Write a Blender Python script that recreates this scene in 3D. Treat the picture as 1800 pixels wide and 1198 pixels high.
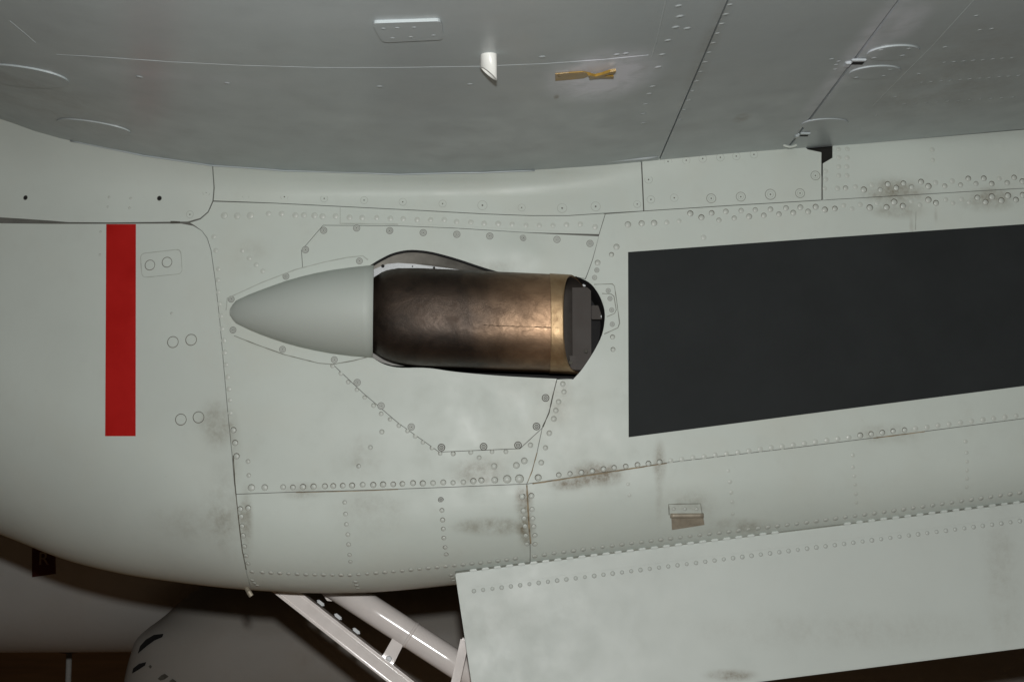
import bpy, bmesh, math, random, bisect
import numpy as np
from mathutils import Vector, Matrix, geometry
random.seed(7)
for o in list(bpy.data.objects):
    bpy.data.objects.remove(o)
scene = bpy.context.scene
col = scene.collection

# ------------------------------------------------------------------ camera, light, exposure
EYE = Vector((0.0, -2.68, 1.45))          # photographer's lens, 1.45 m above the hangar floor
FPX = 2680.0                              # focal length in photo pixels (1800 wide)
PITCH = math.atan2(927 - 599, FPX)        # lens tilted up about seven degrees
cam_data = bpy.data.cameras.new('camera')
cam = bpy.data.objects.new('camera', cam_data)
col.objects.link(cam)
cam.location = EYE
cam.rotation_euler = (math.pi / 2 + PITCH, 0, 0)
cam_data.sensor_width = 36
cam_data.lens = 36 * FPX / 1800
cam_data.clip_start = 0.05
cam_data.clip_end = 400
scene.camera = cam

world = bpy.data.worlds.new('World')
scene.world = world
world.use_nodes = True
bg = world.node_tree.nodes['Background']
bg.inputs['Color'].default_value = (1.0, 0.80, 0.60, 1)
bg.inputs['Strength'].default_value = 0.016

flash_d = bpy.data.lights.new('camera_flash', 'SPOT')
flash_d.energy = 156
flash_d.spot_size = math.radians(98)
flash_d.spot_blend = 0.55
flash_d.color = (1.0, 0.99, 0.97)
flash_d.shadow_soft_size = 0.022
flash = bpy.data.objects.new('camera_flash', flash_d)
col.objects.link(flash)
flash.location = EYE + Vector((0.0, 0.03, 0.13))
flash.rotation_euler = (math.pi / 2 + PITCH, 0, 0)

scene.view_settings.view_transform = 'Standard'
scene.view_settings.look = 'None'
scene.view_settings.exposure = 0.0
scene.view_settings.gamma = 1.0

# ------------------------------------------------------------------ photo-pixel rays
CT, ST = math.cos(PITCH), math.sin(PITCH)
def ray(px, py):
    a = (px - 900) / FPX; b = (599 - py) / FPX
    return (a, CT - b * ST, ST + b * CT)
def at(px, py, Y):
    d = ray(px, py); t = (Y - EYE.y) / d[1]
    return Vector((EYE.x + d[0] * t, Y, EYE.z + d[2] * t))
def X_(px): return (px - 900) / 1000.0 * 1.0

def spline(ctrl):
    xa = np.array([c[0] for c in ctrl], float); ya = np.array([c[1] for c in ctrl], float)
    m = [float(v) for v in np.gradient(ya, xa)]; xs = [float(v) for v in xa]; ys = [float(v) for v in ya]; n2 = len(xs) - 2
    cache = {}
    def f(x):
        r = cache.get(x)
        if r is not None: return r
        i = min(max(bisect.bisect_left(xs, x) - 1, 0), n2)
        h = xs[i + 1] - xs[i]; t = (x - xs[i]) / h
        if t < 0: r = ys[0] + m[0] * (x - xs[0])
        elif t > 1: r = ys[-1] + m[-1] * (x - xs[-1])
        else:
            q = 1 - t
            r = (1 + 2*t) * q*q * ys[i] + t * q*q * h * m[i] + t*t*(3-2*t) * ys[i+1] + t*t*(t-1) * h * m[i+1]
        if len(cache) < 200000: cache[x] = r
        return r
    return f

# ------------------------------------------------------------------ nacelle side surface, coordinates (x, s)
Y0 = spline([(-1.5, .30), (-1.2, .18), (-.9, .085), (-.7, .036), (-.5, .008), (-.3, 0), (.1, 0), (.5, .012), (.9, .036), (1.3, .07), (1.6, .1)])
RR = spline([(-1.5, .26), (-1.1, .30), (-.9, .28), (-.7, .235), (-.45, .155), (-.2, .14), (.3, .13), (.9, .11), (1.6, .10)])
HH = spline([(-1.5, .30), (-1.1, .37), (-.9, .35), (-.7, .28), (-.45, .165), (-.2, .15), (.3, .145), (.9, .125), (1.6, .11)])
FAMP = spline([(-1.5, .05), (-.9, .045), (-.55, .036), (-.3, .03), (.0, .028), (.1, .022), (.24, .006), (.4, 0), (1.6, 0)])
FH = spline([(-1.5, .12), (-.9, .10), (-.55, .06), (-.3, .034), (.2, .034), (1.6, .03)])
sil = [(-500, 720), (-200, 868), (-100, 910), (0, 947), (100, 985), (200, 1009), (300, 1024), (440, 1038), (560, 1043), (640, 1042), (800, 1028), (1000, 1004), (1400, 956), (1800, 906), (2200, 856), (2500, 818)]
pts = []
for px, py in sil:
    x = X_(px); p = at(px, py, Y0(x) + RR(x) * .85); pts.append((p.x, p.z))
ZB = spline(pts)
wl = [(-600, -90), (-300, 90), (-120, 165), (0, 205), (60, 227), (130, 246), (250, 270), (370, 288), (500, 298), (700, 304), (850, 301), (1000, 293), (1160, 279), (1400, 258), (1600, 243), (1800, 228), (2100, 206), (2500, 176)]
pts = []
for px, py in wl:
    x = X_(px); p = at(px, py, Y0(x) - FAMP(x)); pts.append((p.x, p.z))
ZW = spline(pts)
ZMID = at(900, 600, 0).z
BELLY = 0.42
dents = [(at(905, 440, 0), .030, .0045), (at(860, 470, 0), .035, -.003), (at(935, 447, 0), .018, .003), (at(470, 330, 0), .05, .0015),
         (at(680, 330, 0), .06, -.0012), (at(1010, 370, 0), .04, .0018), (at(330, 350, 0), .03, .0025), (at(720, 500, 0), .09, .0012)]
wv = [(random.uniform(6, 30), random.uniform(6, 30), random.uniform(0, 6.28)) for _ in range(9)]
def wavy(x, z):
    v = 0
    for a, b, c in wv: v += math.sin(a * x + b * z + c)
    v *= .00034
    for p, r, a in dents:
        q = ((x - p.x)**2 * .4 + (z - p.z)**2) / (r * r)
        if q < 9: v -= a * math.exp(-q * 1.6)
    return v
def side(x, z):
    t = (z - (ZW(x) - FH(x))) / FH(x)
    t = min(max(t, 0), 1.3)
    return Y0(x) + .012 * ((z - ZMID) / .35)**2 - FAMP(x) * t * t + wavy(x, z)
def surf(x, s):
    r, h = RR(x), HH(x); zr = ZB(x) + h
    if s >= zr: return Vector((x, side(x, s), s))
    L = math.pi / 2 * (r + h) / 2
    y0 = side(x, zr)
    d = zr - s
    if d <= L:
        a = d / L * math.pi / 2
        return Vector((x, y0 + r * (1 - math.cos(a)) + wavy(x, s) * .5, zr - h * math.sin(a)))
    d -= L
    if d <= BELLY: return Vector((x, y0 + r + d, zr - h))
    d -= BELLY
    if d <= L:
        a = d / L * math.pi / 2
        return Vector((x, y0 + r + BELLY + r * math.sin(a), zr - h * math.cos(a)))
    d -= L
    return Vector((x, y0 + 2 * r + BELLY, zr + d))
def surf_n(x, s):
    e = .0015
    a = surf(x + e, s) - surf(x - e, s); b = surf(x, s + e) - surf(x, s - e)
    n = a.cross(b); n.normalize()
    return n            # x right, s up: a x b = -Y (towards the camera)
def nmap(u, v): return surf(u, v), surf_n(u, v)
def hit(px, py):
    d = ray(px, py)
    def g(t):
        x = EYE.x + d[0]*t; y = EYE.y + d[1]*t; z = EYE.z + d[2]*t
        r, h = RR(x), HH(x); zb = ZB(x); zr = zb + h
        if z >= zr: return y - side(x, z), x, z
        k = (zr - z) / h
        if k >= 1: return -1, x, None
        return y - (side(x, zr) + r * (1 - math.sqrt(1 - k*k))), x, z
    t0 = (-.12 - EYE.y) / d[1]; t = t0; st = .02 / d[1]
    while t < t0 + .6:
        v = g(t)
        if v[0] > 0: break
        t += st
    lo, hi = t - st, t
    for _ in range(17):
        m = (lo + hi) / 2
        if g(m)[0] > 0: hi = m
        else: lo = m
    _, x, z = g(hi)
    if z is None: z = ZB(x) + .0005
    zr = ZB(x) + HH(x)
    if z >= zr: return (x, z)
    a = math.asin(min(1, (zr - z) / HH(x)))
    return (x, zr - a / (math.pi/2) * (math.pi / 2 * (RR(x) + HH(x)) / 2))

# ------------------------------------------------------------------ wing lower surface, coordinates (x, y)
def wsurf(x, y): return Vector((x, y, ZW(x)))
def wmap(u, v):
    e = .002; sl = (ZW(u + e) - ZW(u - e)) / (2 * e)
    n = Vector((sl, 0, -1)); n.normalize()
    return wsurf(u, v), n
def whit(px, py):
    d = ray(px, py)
    lo = 0.05; hi = 8.0
    # height above the wing grows along the ray
    t = .3
    while t < 8:
        if EYE.z + d[2]*t > ZW(EYE.x + d[0]*t): break
        t += .02
    lo, hi = t - .02, t
    for _ in range(26):
        m = (lo + hi) / 2
        if EYE.z + d[2]*m > ZW(EYE.x + d[0]*m): hi = m
        else: lo = m
    return (EYE.x + d[0]*hi, EYE.y + d[1]*hi)

# ------------------------------------------------------------------ materials
MATS = {}
def new_mat(name):
    m = bpy.data.materials.new(name); m.use_nodes = True
    MATS[name] = m
    return m, m.node_tree, m.node_tree.nodes['Principled BSDF']
def N(nt, kind, **kw):
    n = nt.nodes.new(kind)
    for k, v in kw.items():
        if k == 'ins':
            for i, x in v.items(): n.inputs[i].default_value = x
        else: setattr(n, k, v)
    return n
def mixcol(nt, fac, a, b):
    m = N(nt, 'ShaderNodeMix', data_type='RGBA')
    if hasattr(fac, 'links'): nt.links.new(fac, m.inputs['Factor'])
    else: m.inputs['Factor'].default_value = fac
    for s, v in ((m.inputs['A'], a), (m.inputs['B'], b)):
        if isinstance(v, tuple): s.default_value = (*v, 1)
        else: nt.links.new(v, s)
    return m.outputs['Result']
def math_(nt, op, a, b=None, clamp=False):
    m = N(nt, 'ShaderNodeMath', operation=op, use_clamp=clamp)
    for i, v in enumerate((a, b)):
        if v is None: continue
        if isinstance(v, (int, float)): m.inputs[i].default_value = v
        else: nt.links.new(v, m.inputs[i])
    return m.outputs[0]
def noise(nt, vec, scale, detail=4, rough=.6, dist=0):
    n = N(nt, 'ShaderNodeTexNoise', ins={'Scale': scale, 'Detail': detail, 'Roughness': rough, 'Distortion': dist})
    nt.links.new(vec, n.inputs['Vector'])
    return n.outputs['Fac']
def remap(nt, v, a, b, c=0., d=1.):
    m = N(nt, 'ShaderNodeMapRange', ins={1: a, 2: b, 3: c, 4: d})
    nt.links.new(v, m.inputs[0])
    return m.outputs[0]
def blob(nt, pos, c, rad):
    """soft ellipsoid mask around c (metres)"""
    s = N(nt, 'ShaderNodeVectorMath', operation='SUBTRACT'); s.inputs[1].default_value = c
    nt.links.new(pos, s.inputs[0])
    q = N(nt, 'ShaderNodeVectorMath', operation='DIVIDE'); q.inputs[1].default_value = rad
    nt.links.new(s.outputs[0], q.inputs[0])
    l = N(nt, 'ShaderNodeVectorMath', operation='LENGTH'); nt.links.new(q.outputs[0], l.inputs[0])
    m = N(nt, 'ShaderNodeMapRange', interpolation_type='SMOOTHSTEP', ins={1: 1.0, 2: 0.15, 3: 0., 4: 1.})
    nt.links.new(l.outputs['Value'], m.inputs[0])
    return m.outputs[0]
def bump(nt, b, h, strength, dist):
    n = N(nt, 'ShaderNodeBump', ins={'Strength': strength, 'Distance': dist})
    nt.links.new(h, n.inputs['Height']); nt.links.new(n.outputs[0], b.inputs['Normal'])

def paint(name, base, stains=(), pale=(), rough=.45, dirt=.5, spec=.35):
    m, nt, b = new_mat(name)
    pos = N(nt, 'ShaderNodeNewGeometry').outputs['Position']
    big = noise(nt, pos, 3.2, 5, .6); mid = noise(nt, pos, 17, 5, .65); fine = noise(nt, pos, 120, 3, .6)
    c = mixcol(nt, remap(nt, big, .3, .7), tuple(v * .955 for v in base), tuple(v * 1.03 for v in base))
    warm = mixcol(nt, remap(nt, noise(nt, pos, 5.3, 4, .6, .4), .5, .78, 0, dirt * .6), c, (base[0] * .94, base[1] * .86, base[2] * .79))
    # rubbed-in brown smudges
    sm = remap(nt, mid, .55, .80, 0, .16 * dirt)
    c = mixcol(nt, sm, warm, (.22, .185, .14))
    # speckle
    c = mixcol(nt, remap(nt, fine, .70, .80, 0, .22 * dirt), c, (.16, .14, .11))
    tot = None
    for p, r, a in stains:
        v = math_(nt, 'MULTIPLY', blob(nt, pos, p, r), a)
        tot = v if tot is None else math_(nt, 'ADD', tot, v)
    if tot is not None:
        tex = math_(nt, 'MULTIPLY', remap(nt, noise(nt, pos, 14, 6, .7, .15), .3, .62), remap(nt, noise(nt, pos, 85, 5, .75, .1), .30, .62, .35, 1.25))
        c = mixcol(nt, math_(nt, 'MULTIPLY', tot, tex, True), c, (.155, .118, .064))
    tot = None
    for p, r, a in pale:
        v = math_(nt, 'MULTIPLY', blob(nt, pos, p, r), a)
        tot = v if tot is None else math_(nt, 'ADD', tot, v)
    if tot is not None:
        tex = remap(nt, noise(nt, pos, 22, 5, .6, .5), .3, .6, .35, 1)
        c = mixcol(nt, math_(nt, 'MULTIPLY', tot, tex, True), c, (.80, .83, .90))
    nt.links.new(c, b.inputs['Base Color'])
    nt.links.new(remap(nt, mid, .3, .75, rough - .07, rough + .1), b.inputs['Roughness'])
    b.inputs['Specular IOR Level'].default_value = spec
    bump(nt, b, noise(nt, pos, 55, 4, .6), .25, .0006)
    return m
def P3(px, py, Y=0): return tuple(at(px, py, Y))
def W3(px, py): u, v = whit(px, py); return tuple(wsurf(u, v))
nac_stains = [(P3(1045, 832), (.075, .12, .03), .85), (P3(1000, 850), (.05, .12, .016), .7), (P3(1160, 815), (.016, .12, .055), .55), (P3(1160, 880), (.010, .12, .07), .25),
    (P3(865, 925), (.085, .15, .022), .75), (P3(920, 880), (.022, .15, .04), .8), (P3(925, 930), (.02, .15, .05), .6), (P3(428, 920), (.018, .15, .09), .55),
    (P3(380, 745), (.045, .12, .05), .45), (P3(400, 800), (.03, .12, .10), .35), (P3(530, 862), (.05, .12, .02), .5), (P3(840, 830), (.07, .12, .035), .5),
    (P3(1580, 330), (.09, .12, .035), .62), (P3(1590, 365), (.07, .12, .02), .5), (P3(1745, 345), (.085, .12, .028), .5), (P3(985, 700), (.03, .12, .06), .4),
    (P3(1610, 400), (.006, .12, .05), .35), (P3(1654, 372), (.005, .12, .02), .5), (P3(640, 800), (.05, .12, .05), .3), (P3(1570, 760), (.10, .12, .025), .35),
    (P3(1300, 925), (.10, .2, .022), .45), (P3(1215, 890), (.07, .2, .04), .3), (P3(650, 900), (.09, .2, .06), .25), (P3(860, 470), (.08, .1, .02), .25),
    (P3(1760, 330), (.05, .2, .02), .4), (P3(440, 450), (.05, .1, .05), .12)]
GREY = (.572, .625, .575)
M_NAC = paint('nacelle_paint', GREY, nac_stains)
M_COWL = paint('cowl_paint', (.572, .622, .575), [(P3(385, 745, .02), (.05, .12, .06), .4), (P3(400, 900, .05), (.05, .3, .12), .32), (P3(330, 920, .05), (.1, .3, .05), .2)], dirt=.35)
M_FAIR = paint('fairing_paint', (.495, .54, .50), dirt=.15, rough=.55)
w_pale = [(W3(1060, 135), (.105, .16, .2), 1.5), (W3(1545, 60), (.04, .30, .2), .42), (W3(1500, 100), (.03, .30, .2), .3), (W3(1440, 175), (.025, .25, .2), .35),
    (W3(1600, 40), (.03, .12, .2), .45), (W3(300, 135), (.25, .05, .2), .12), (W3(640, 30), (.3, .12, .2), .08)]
w_st = [(W3(1305, 207), (.02, .04, .1), .8), (W3(978, 170), (.006, .02, .1), .9), (W3(1240, 90), (.02, .4, .1), .25), (W3(1130, 120), (.012, .03, .1), .6), (W3(1118, 112), (.02, .012, .1), .5),
    (W3(1700, 100), (.2, .3, .2), .2), (W3(1650, 170), (.25, .2, .2), .18), (W3(60, 170), (.2, .3, .2), .25)]
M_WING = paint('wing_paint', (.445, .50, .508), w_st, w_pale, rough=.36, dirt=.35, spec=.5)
M_DOOR = paint('door_paint', (.56, .605, .565), [(P3(870, 1095), (.1, .3, .05), .15), (P3(1290, 1190), (.06, .3, .015), .7), (P3(1500, 1110), (.4, .3, .05), .14), (P3(1780, 1000), (.05, .3, .2), .2)], dirt=.2)
M_RIVET = paint('rivet_paint', (.555, .592, .542), dirt=.2, rough=.4, spec=.5)
M_FUS = paint('fuselage_paint', (.47, .475, .455), [(tuple(at(430, 1090, 2.0)), (.3, .8, .2), .3), (tuple(at(350, 1120, 2.0)), (.3, .8, .2), .3)], dirt=.6)
M_SPON = paint('sponson_paint', (.345, .33, .30), dirt=.7)
def simple(name, c, rough=.5, metal=0., spec=.4, var=.15, scale=30, bmp=0.):
    m, nt, b = new_mat(name)
    pos = N(nt, 'ShaderNodeNewGeometry').outputs['Position']
    f = noise(nt, pos, scale, 5, .65)
    cc = mixcol(nt, remap(nt, f, .3, .7), tuple(v * (1 - var) for v in c), tuple(min(1, v * (1 + var)) for v in c))
    nt.links.new(cc, b.inputs['Base Color'])
    nt.links.new(remap(nt, f, .3, .7, rough - .05, rough + .06), b.inputs['Roughness'])
    b.inputs['Metallic'].default_value = metal
    b.inputs['Specular IOR Level'].default_value = spec
    if bmp: bump(nt, b, f, .4, bmp)
    return m
M_CORE = simple('dark_primer', (.13, .13, .115), .7)
M_GAP = simple('grime', (.09, .085, .07), .8, var=.4)
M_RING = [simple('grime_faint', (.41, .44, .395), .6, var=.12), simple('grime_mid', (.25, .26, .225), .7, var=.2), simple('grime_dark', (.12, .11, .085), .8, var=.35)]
M_SCREW = simple('screw_grey', (.235, .245, .22), .5, var=.15)
M_SCREW2 = simple('screw_head', (.47, .50, .46), .5, var=.12)
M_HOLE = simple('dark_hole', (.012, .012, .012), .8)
M_BLACK = simple('black_paint', (.0255, .0285, .029), .72, spec=.12, var=.14, scale=7, bmp=.0004)
M_RED = simple('red_paint', (.44, .010, .008), .42, var=.08, scale=14)
M_WHITE = simple('white_gloss_paint', (.80, .755, .725), .16, spec=.6, var=.04)
M_TUBEW = simple('drain_tube_paint', (.80, .81, .77), .35, var=.04)
M_SHROUD = simple('shroud_metal', (.46, .44, .39), .5, metal=.35, var=.3, scale=18)
M_FLANGE = simple('flange_metal', (.46, .48, .49), .42, metal=.2, var=.15)
M_INNER = simple('sooty_steel', (.05, .043, .037), .65, metal=.2, var=.25)
M_PLATE = simple('baked_steel', (.052, .044, .038), .6, metal=.2, var=.15)
M_BARE = simple('bare_metal', (.36, .32, .25), .5, metal=.3, var=.2, scale=60)
M_TAPE = simple('amber_tape', (.33, .20, .035), .3, spec=.6, var=.3, scale=40)
M_FLOOR = simple('brown_floor', (.58, .32, .15), .6, var=.25, scale=.8)
M_WALL = simple('dark_wall', (.20, .10, .045), .8, var=.2, scale=.5)
M_TAG = simple('dark_red_placard', (.055, .008, .006), .5)
M_TAGT = simple('placard_letter', (.30, .24, .17), .5)
M_POST = simple('grey_post', (.55, .55, .52), .4)

def exhaust_mat(name, hot):
    m, nt, b = new_mat(name)
    pos = N(nt, 'ShaderNodeNewGeometry').outputs['Position']
    sep = N(nt, 'ShaderNodeSeparateXYZ'); nt.links.new(pos, sep.inputs[0])
    f1 = noise(nt, pos, 16, 6, .68, .5); f2 = noise(nt, pos, 45, 5, .7, .8); f3 = noise(nt, pos, 8, 3, .6)
    if hot:
        c = mixcol(nt, remap(nt, f1, .3, .7), (.28, .18, .09), (.46, .33, .19))
        c = mixcol(nt, remap(nt, f2, .55, .8, 0, .6), c, (.25, .14, .07))
    else:
        aft = remap(nt, math_(nt, 'ADD', sep.outputs[0], math_(nt, 'MULTIPLY', math_(nt, 'SUBTRACT', f3, .5), .15)), -.07, .115)
        cold = mixcol(nt, remap(nt, f1, .35, .65), (.030, .023, .018), (.060, .043, .032))
        warm = mixcol(nt, remap(nt, f1, .35, .68), (.27, .165, .095), (.44, .285, .17))
        c = mixcol(nt, aft, cold, warm)
        c = mixcol(nt, remap(nt, f2, .55, .8, 0, .45), c, (.07, .045, .032))
    nt.links.new(c, b.inputs['Base Color'])
    b.inputs['Metallic'].default_value = .72
    nt.links.new(remap(nt, f2, .3, .7, .38, .56), b.inputs['Roughness'])
    bump(nt, b, math_(nt, 'ADD', f1, math_(nt, 'MULTIPLY', f2, .4)), .35, .0022)
    return m
M_PIPE = exhaust_mat('heat_stained_bronze', False)
M_BAND = exhaust_mat('golden_heat_band', True)

# ------------------------------------------------------------------ object helpers
def link(name, me, mats, parent=None, smooth=False):
    if not isinstance(mats, (list, tuple)): mats = [mats]
    o = bpy.data.objects.new(name, me); col.objects.link(o)
    if len(me.materials) == 0:
        for m in mats: me.materials.append(m)
    if smooth:
        for p in me.polygons: p.use_smooth = True
    if parent: o.parent = parent
    return o
def tag(o, label=None, cat=None, group=None, kind=None):
    if label: o['label'] = label
    if cat: o['category'] = cat
    if group: o['group'] = group
    if kind: o['kind'] = kind
    return o
def mesh_from(name, vs, fs):
    me = bpy.data.meshes.new(name); me.from_pydata([tuple(v) for v in vs], [], fs); me.update()
    return me
def resample(poly, step, closed=True):
    out = []
    n = len(poly)
    for i in range(n if closed else n - 1):
        a = poly[i]; b = poly[(i + 1) % n]
        k = max(1, int(math.ceil(math.hypot(b[0] - a[0], b[1] - a[1]) / step)))
        for j in range(k): out.append((a[0] + (b[0] - a[0]) * j / k, a[1] + (b[1] - a[1]) * j / k))
    if not closed: out.append(tuple(poly[-1]))
    return out
def area(p): return .5 * sum(p[i][0] * p[(i+1) % len(p)][1] - p[(i+1) % len(p)][0] * p[i][1] for i in range(len(p)))
def inset(p, g):
    sg = 1 if area(p) > 0 else -1
    out = []; n = len(p)
    for i in range(n):
        a, b, c = p[i-1], p[i], p[(i+1) % n]
        d1 = (b[0]-a[0], b[1]-a[1]); d2 = (c[0]-b[0], c[1]-b[1])
        l1 = math.hypot(*d1) or 1e-9; l2 = math.hypot(*d2) or 1e-9
        n1 = (-d1[1]/l1, d1[0]/l1); n2 = (-d2[1]/l2, d2[0]/l2)
        k = 1 + n1[0]*n2[0] + n1[1]*n2[1]; k = max(k, .35)
        out.append((b[0] + sg*g*(n1[0]+n2[0])/k, b[1] + sg*g*(n1[1]+n2[1])/k))
    return out
def inside(poly, P):
    P = np.asarray(P); r = np.zeros(len(P), bool); n = len(poly)
    for i in range(n):
        x1, y1 = poly[i]; x2, y2 = poly[(i+1) % n]
        if y1 == y2: continue
        c = ((y1 > P[:, 1]) != (y2 > P[:, 1]))
        r ^= c & (P[:, 0] < (x2 - x1) * (P[:, 1] - y1) / (y2 - y1) + x1)
    return r
def bdist(poly, P):
    P = np.asarray(P); d = np.full(len(P), 1e9); n = len(poly)
    for i in range(n):
        a = np.array(poly[i]); b = np.array(poly[(i+1) % n]); ab = b - a; L = ab @ ab
        if L < 1e-16: continue
        t = np.clip(((P - a) @ ab) / L, 0, 1)
        d = np.minimum(d, np.hypot(*(P - a - t[:, None] * ab).T))
    return d
def patch(name, uv, mapf, off, thick, mat, parent, step=.014):
    """sheet that follows the surface, with real thickness and its own edges"""
    uv = resample(uv, step)
    if area(uv) < 0: uv = uv[::-1]
    us = [p[0] for p in uv]; vs_ = [p[1] for p in uv]
    gx = np.arange(min(us) + step/2, max(us), step); gy = np.arange(min(vs_) + step/2, max(vs_), step)
    P = np.array([(x, y) for x in gx for y in gy]) if len(gx) and len(gy) else np.zeros((0, 2))
    if len(P):
        P = P[inside(uv, P)]
        if len(P): P = P[bdist(uv, P) > step * .45]
    co = [Vector(p) for p in uv] + [Vector(p) for p in P]
    nb = len(uv)
    res = geometry.delaunay_2d_cdt(co, [(i, (i+1) % nb) for i in range(nb)], [], 1, 1e-7)
    V2, F = res[0], res[2]
    keep = []
    cen = np.array([[(V2[f[0]][k] + V2[f[1]][k] + V2[f[2]][k]) / 3 for k in (0, 1)] for f in F])
    ok = inside(uv, cen)
    F = [tuple(f) for f, q in zip(F, ok) if q]
    top = []; nor = []
    for p in V2:
        q, n = mapf(p[0], p[1]); top.append(q + n * off); nor.append(n)
    f0 = F[0]
    fn = (top[f0[1]] - top[f0[0]]).cross(top[f0[2]] - top[f0[0]])
    if fn.dot(nor[f0[0]]) < 0: F = [f[::-1] for f in F]
    verts = list(top); faces = list(F)
    nt_ = len(F)
    # rim
    i0 = len(verts)
    for p in uv:
        q, n = mapf(p[0], p[1]); verts.append(q + n * off); verts.append(q + n * (off - thick))
    for i in range(nb):
        j = (i + 1) % nb
        faces.append((i0 + 2*i, i0 + 2*i + 1, i0 + 2*j + 1, i0 + 2*j))
    me = mesh_from(name, verts, faces)
    o = link(name, me, mat, parent)
    for p in me.polygons: p.use_smooth = p.index < nt_
    return o
def uvN(poly, step=12, g=0.0):
    q = [hit(*p) for p in resample(poly, step)]
    return inset(q, g) if g else q
def uvW(poly, step=12, g=0.0):
    q = [whit(*p) for p in resample(poly, step)]
    return inset(q, g) if g else q
def rounded(poly, r, seg=5):
    out = []; n = len(poly)
    for i in range(n):
        a, b, c = Vector(poly[i-1]), Vector(poly[i]), Vector(poly[(i+1) % n])
        u = (a - b); v = (c - b); rr = min(r, u.length * .45, v.length * .45)
        p = b + u.normalized() * rr; q = b + v.normalized() * rr
        for k in range(seg + 1):
            t = k / seg; out.append(tuple((1-t)**2 * p + 2*t*(1-t) * b + t*t * q))
    return out
def tube_mesh(name, path, rad, seg=10, cap=True):
    vs = []; fs = []; n = len(path)
    for i, p in enumerate(path):
        d = (path[min(i+1, n-1)] - path[max(i-1, 0)]).normalized()
        u = d.cross(Vector((0, 0, 1)) if abs(d.z) < .9 else Vector((1, 0, 0))).normalized(); w = d.cross(u)
        r = rad[i] if isinstance(rad, (list, tuple)) else rad
        for k in range(seg):
            a = 2 * math.pi * k / seg; vs.append(p + (u * math.cos(a) + w * math.sin(a)) * r)
    for i in range(n - 1):
        for k in range(seg):
            a = i * seg + k; b = i * seg + (k+1) % seg
            fs.append((a, b, b + seg, a + seg))
    if cap:
        fs.append(tuple(range(seg))[::-1]); fs.append(tuple(range((n-1)*seg, n*seg)))
    return mesh_from(name, vs, fs)
def prism_mesh(name, poly3, vec):
    """flat polygon (3D points) extruded by vec"""
    n = len(poly3); vs = list(poly3) + [p + vec for p in poly3]
    fs = [tuple(range(n)), tuple(range(2*n - 1, n - 1, -1))] + [(i, i + n, (i+1) % n + n, (i+1) % n) for i in range(n)]
    me = mesh_from(name, vs, fs)
    bm = bmesh.new(); bm.from_mesh(me); bmesh.ops.recalc_face_normals(bm, faces=bm.faces)
    bm.to_mesh(me); bm.free()
    return me
def box_mesh(name, c, sx, sy, sz, rot=None, bev=0.):
    bm = bmesh.new(); bmesh.ops.create_cube(bm, size=1)
    bmesh.ops.scale(bm, vec=(sx, sy, sz), verts=bm.verts)
    if bev: bmesh.ops.bevel(bm, geom=bm.edges[:], offset=bev, segments=2, affect='EDGES')
    if rot is not None: bmesh.ops.transform(bm, matrix=rot, verts=bm.verts)
    bmesh.ops.translate(bm, vec=c, verts=bm.verts)
    me = bpy.data.meshes.new(name); bm.to_mesh(me); bm.free()
    return me
def lathe_mesh(name, prof, seg, mats):
    """prof: list of (radius, height, material index of the ring going inward)"""
    vs = []; fs = []; mi = []
    for r, h, m in prof:
        if r > 0:
            for k in range(seg):
                a = 2*math.pi*k/seg; vs.append((r*math.cos(a), r*math.sin(a), h))
        else: vs.append((0, 0, h))
    for i in range(len(prof) - 1):
        for k in range(seg):
            a = i*seg + k; b = i*seg + (k+1) % seg
            if prof[i+1][0] > 0: fs.append((a, b, b + seg, a + seg))
            else: fs.append((a, b, (i+1)*seg))
            mi.append(prof[i][2])
    me = mesh_from(name, vs, fs)
    for m in mats: me.materials.append(m)
    for p, k in zip(me.polygons, mi): p.material_index = k
    for p in me.polygons: p.use_smooth = False
    return me
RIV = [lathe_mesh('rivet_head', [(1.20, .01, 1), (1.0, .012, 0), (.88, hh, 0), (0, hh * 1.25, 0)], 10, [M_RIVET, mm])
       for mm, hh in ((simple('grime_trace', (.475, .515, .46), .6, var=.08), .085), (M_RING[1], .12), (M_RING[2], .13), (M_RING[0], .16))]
for me in RIV[1:3]:      # grime rings shifted up to imitate the shaded crescent above the heads
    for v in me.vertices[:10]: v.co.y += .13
for me in RIV:
    for p in me.polygons: p.use_smooth = (p.material_index == 0)
SCREW_D = lathe_mesh('screw_head', [(1.0, .015, 1), (.80, .03, 2), (.56, .03, 1), (.44, .03, 2), (.16, .03, 3), (0, .02, 3)], 14, [M_RIVET, M_SCREW, M_SCREW2, M_GAP])
SCREW_F = lathe_mesh('flush_screw', [(1.0, .012, 1), (.9, .014, 0), (.17, .014, 2), (0, .004, 2)], 14, [M_NAC, M_RING[0], M_GAP])
SCREW_M = lathe_mesh('flush_screw_dirty', [(1.0, .012, 1), (.88, .014, 0), (.58, .014, 3), (.50, .014, 0), (.14, .014, 2), (0, .004, 2)], 14, [M_NAC, M_RING[1], M_GAP, M_RING[0]])
COWLF = lathe_mesh('quarter_turn_fastener', [(1.0, .03, 1), (.9, .035, 0), (.84, .10, 0), (0, .11, 0)], 18, [M_COWL, M_RING[2]])
HOLE = lathe_mesh('open_hole', [(1.0, .02, 0), (.85, .02, 1), (0, .0, 1)], 12, [M_RING[1], M_HOLE])

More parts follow.
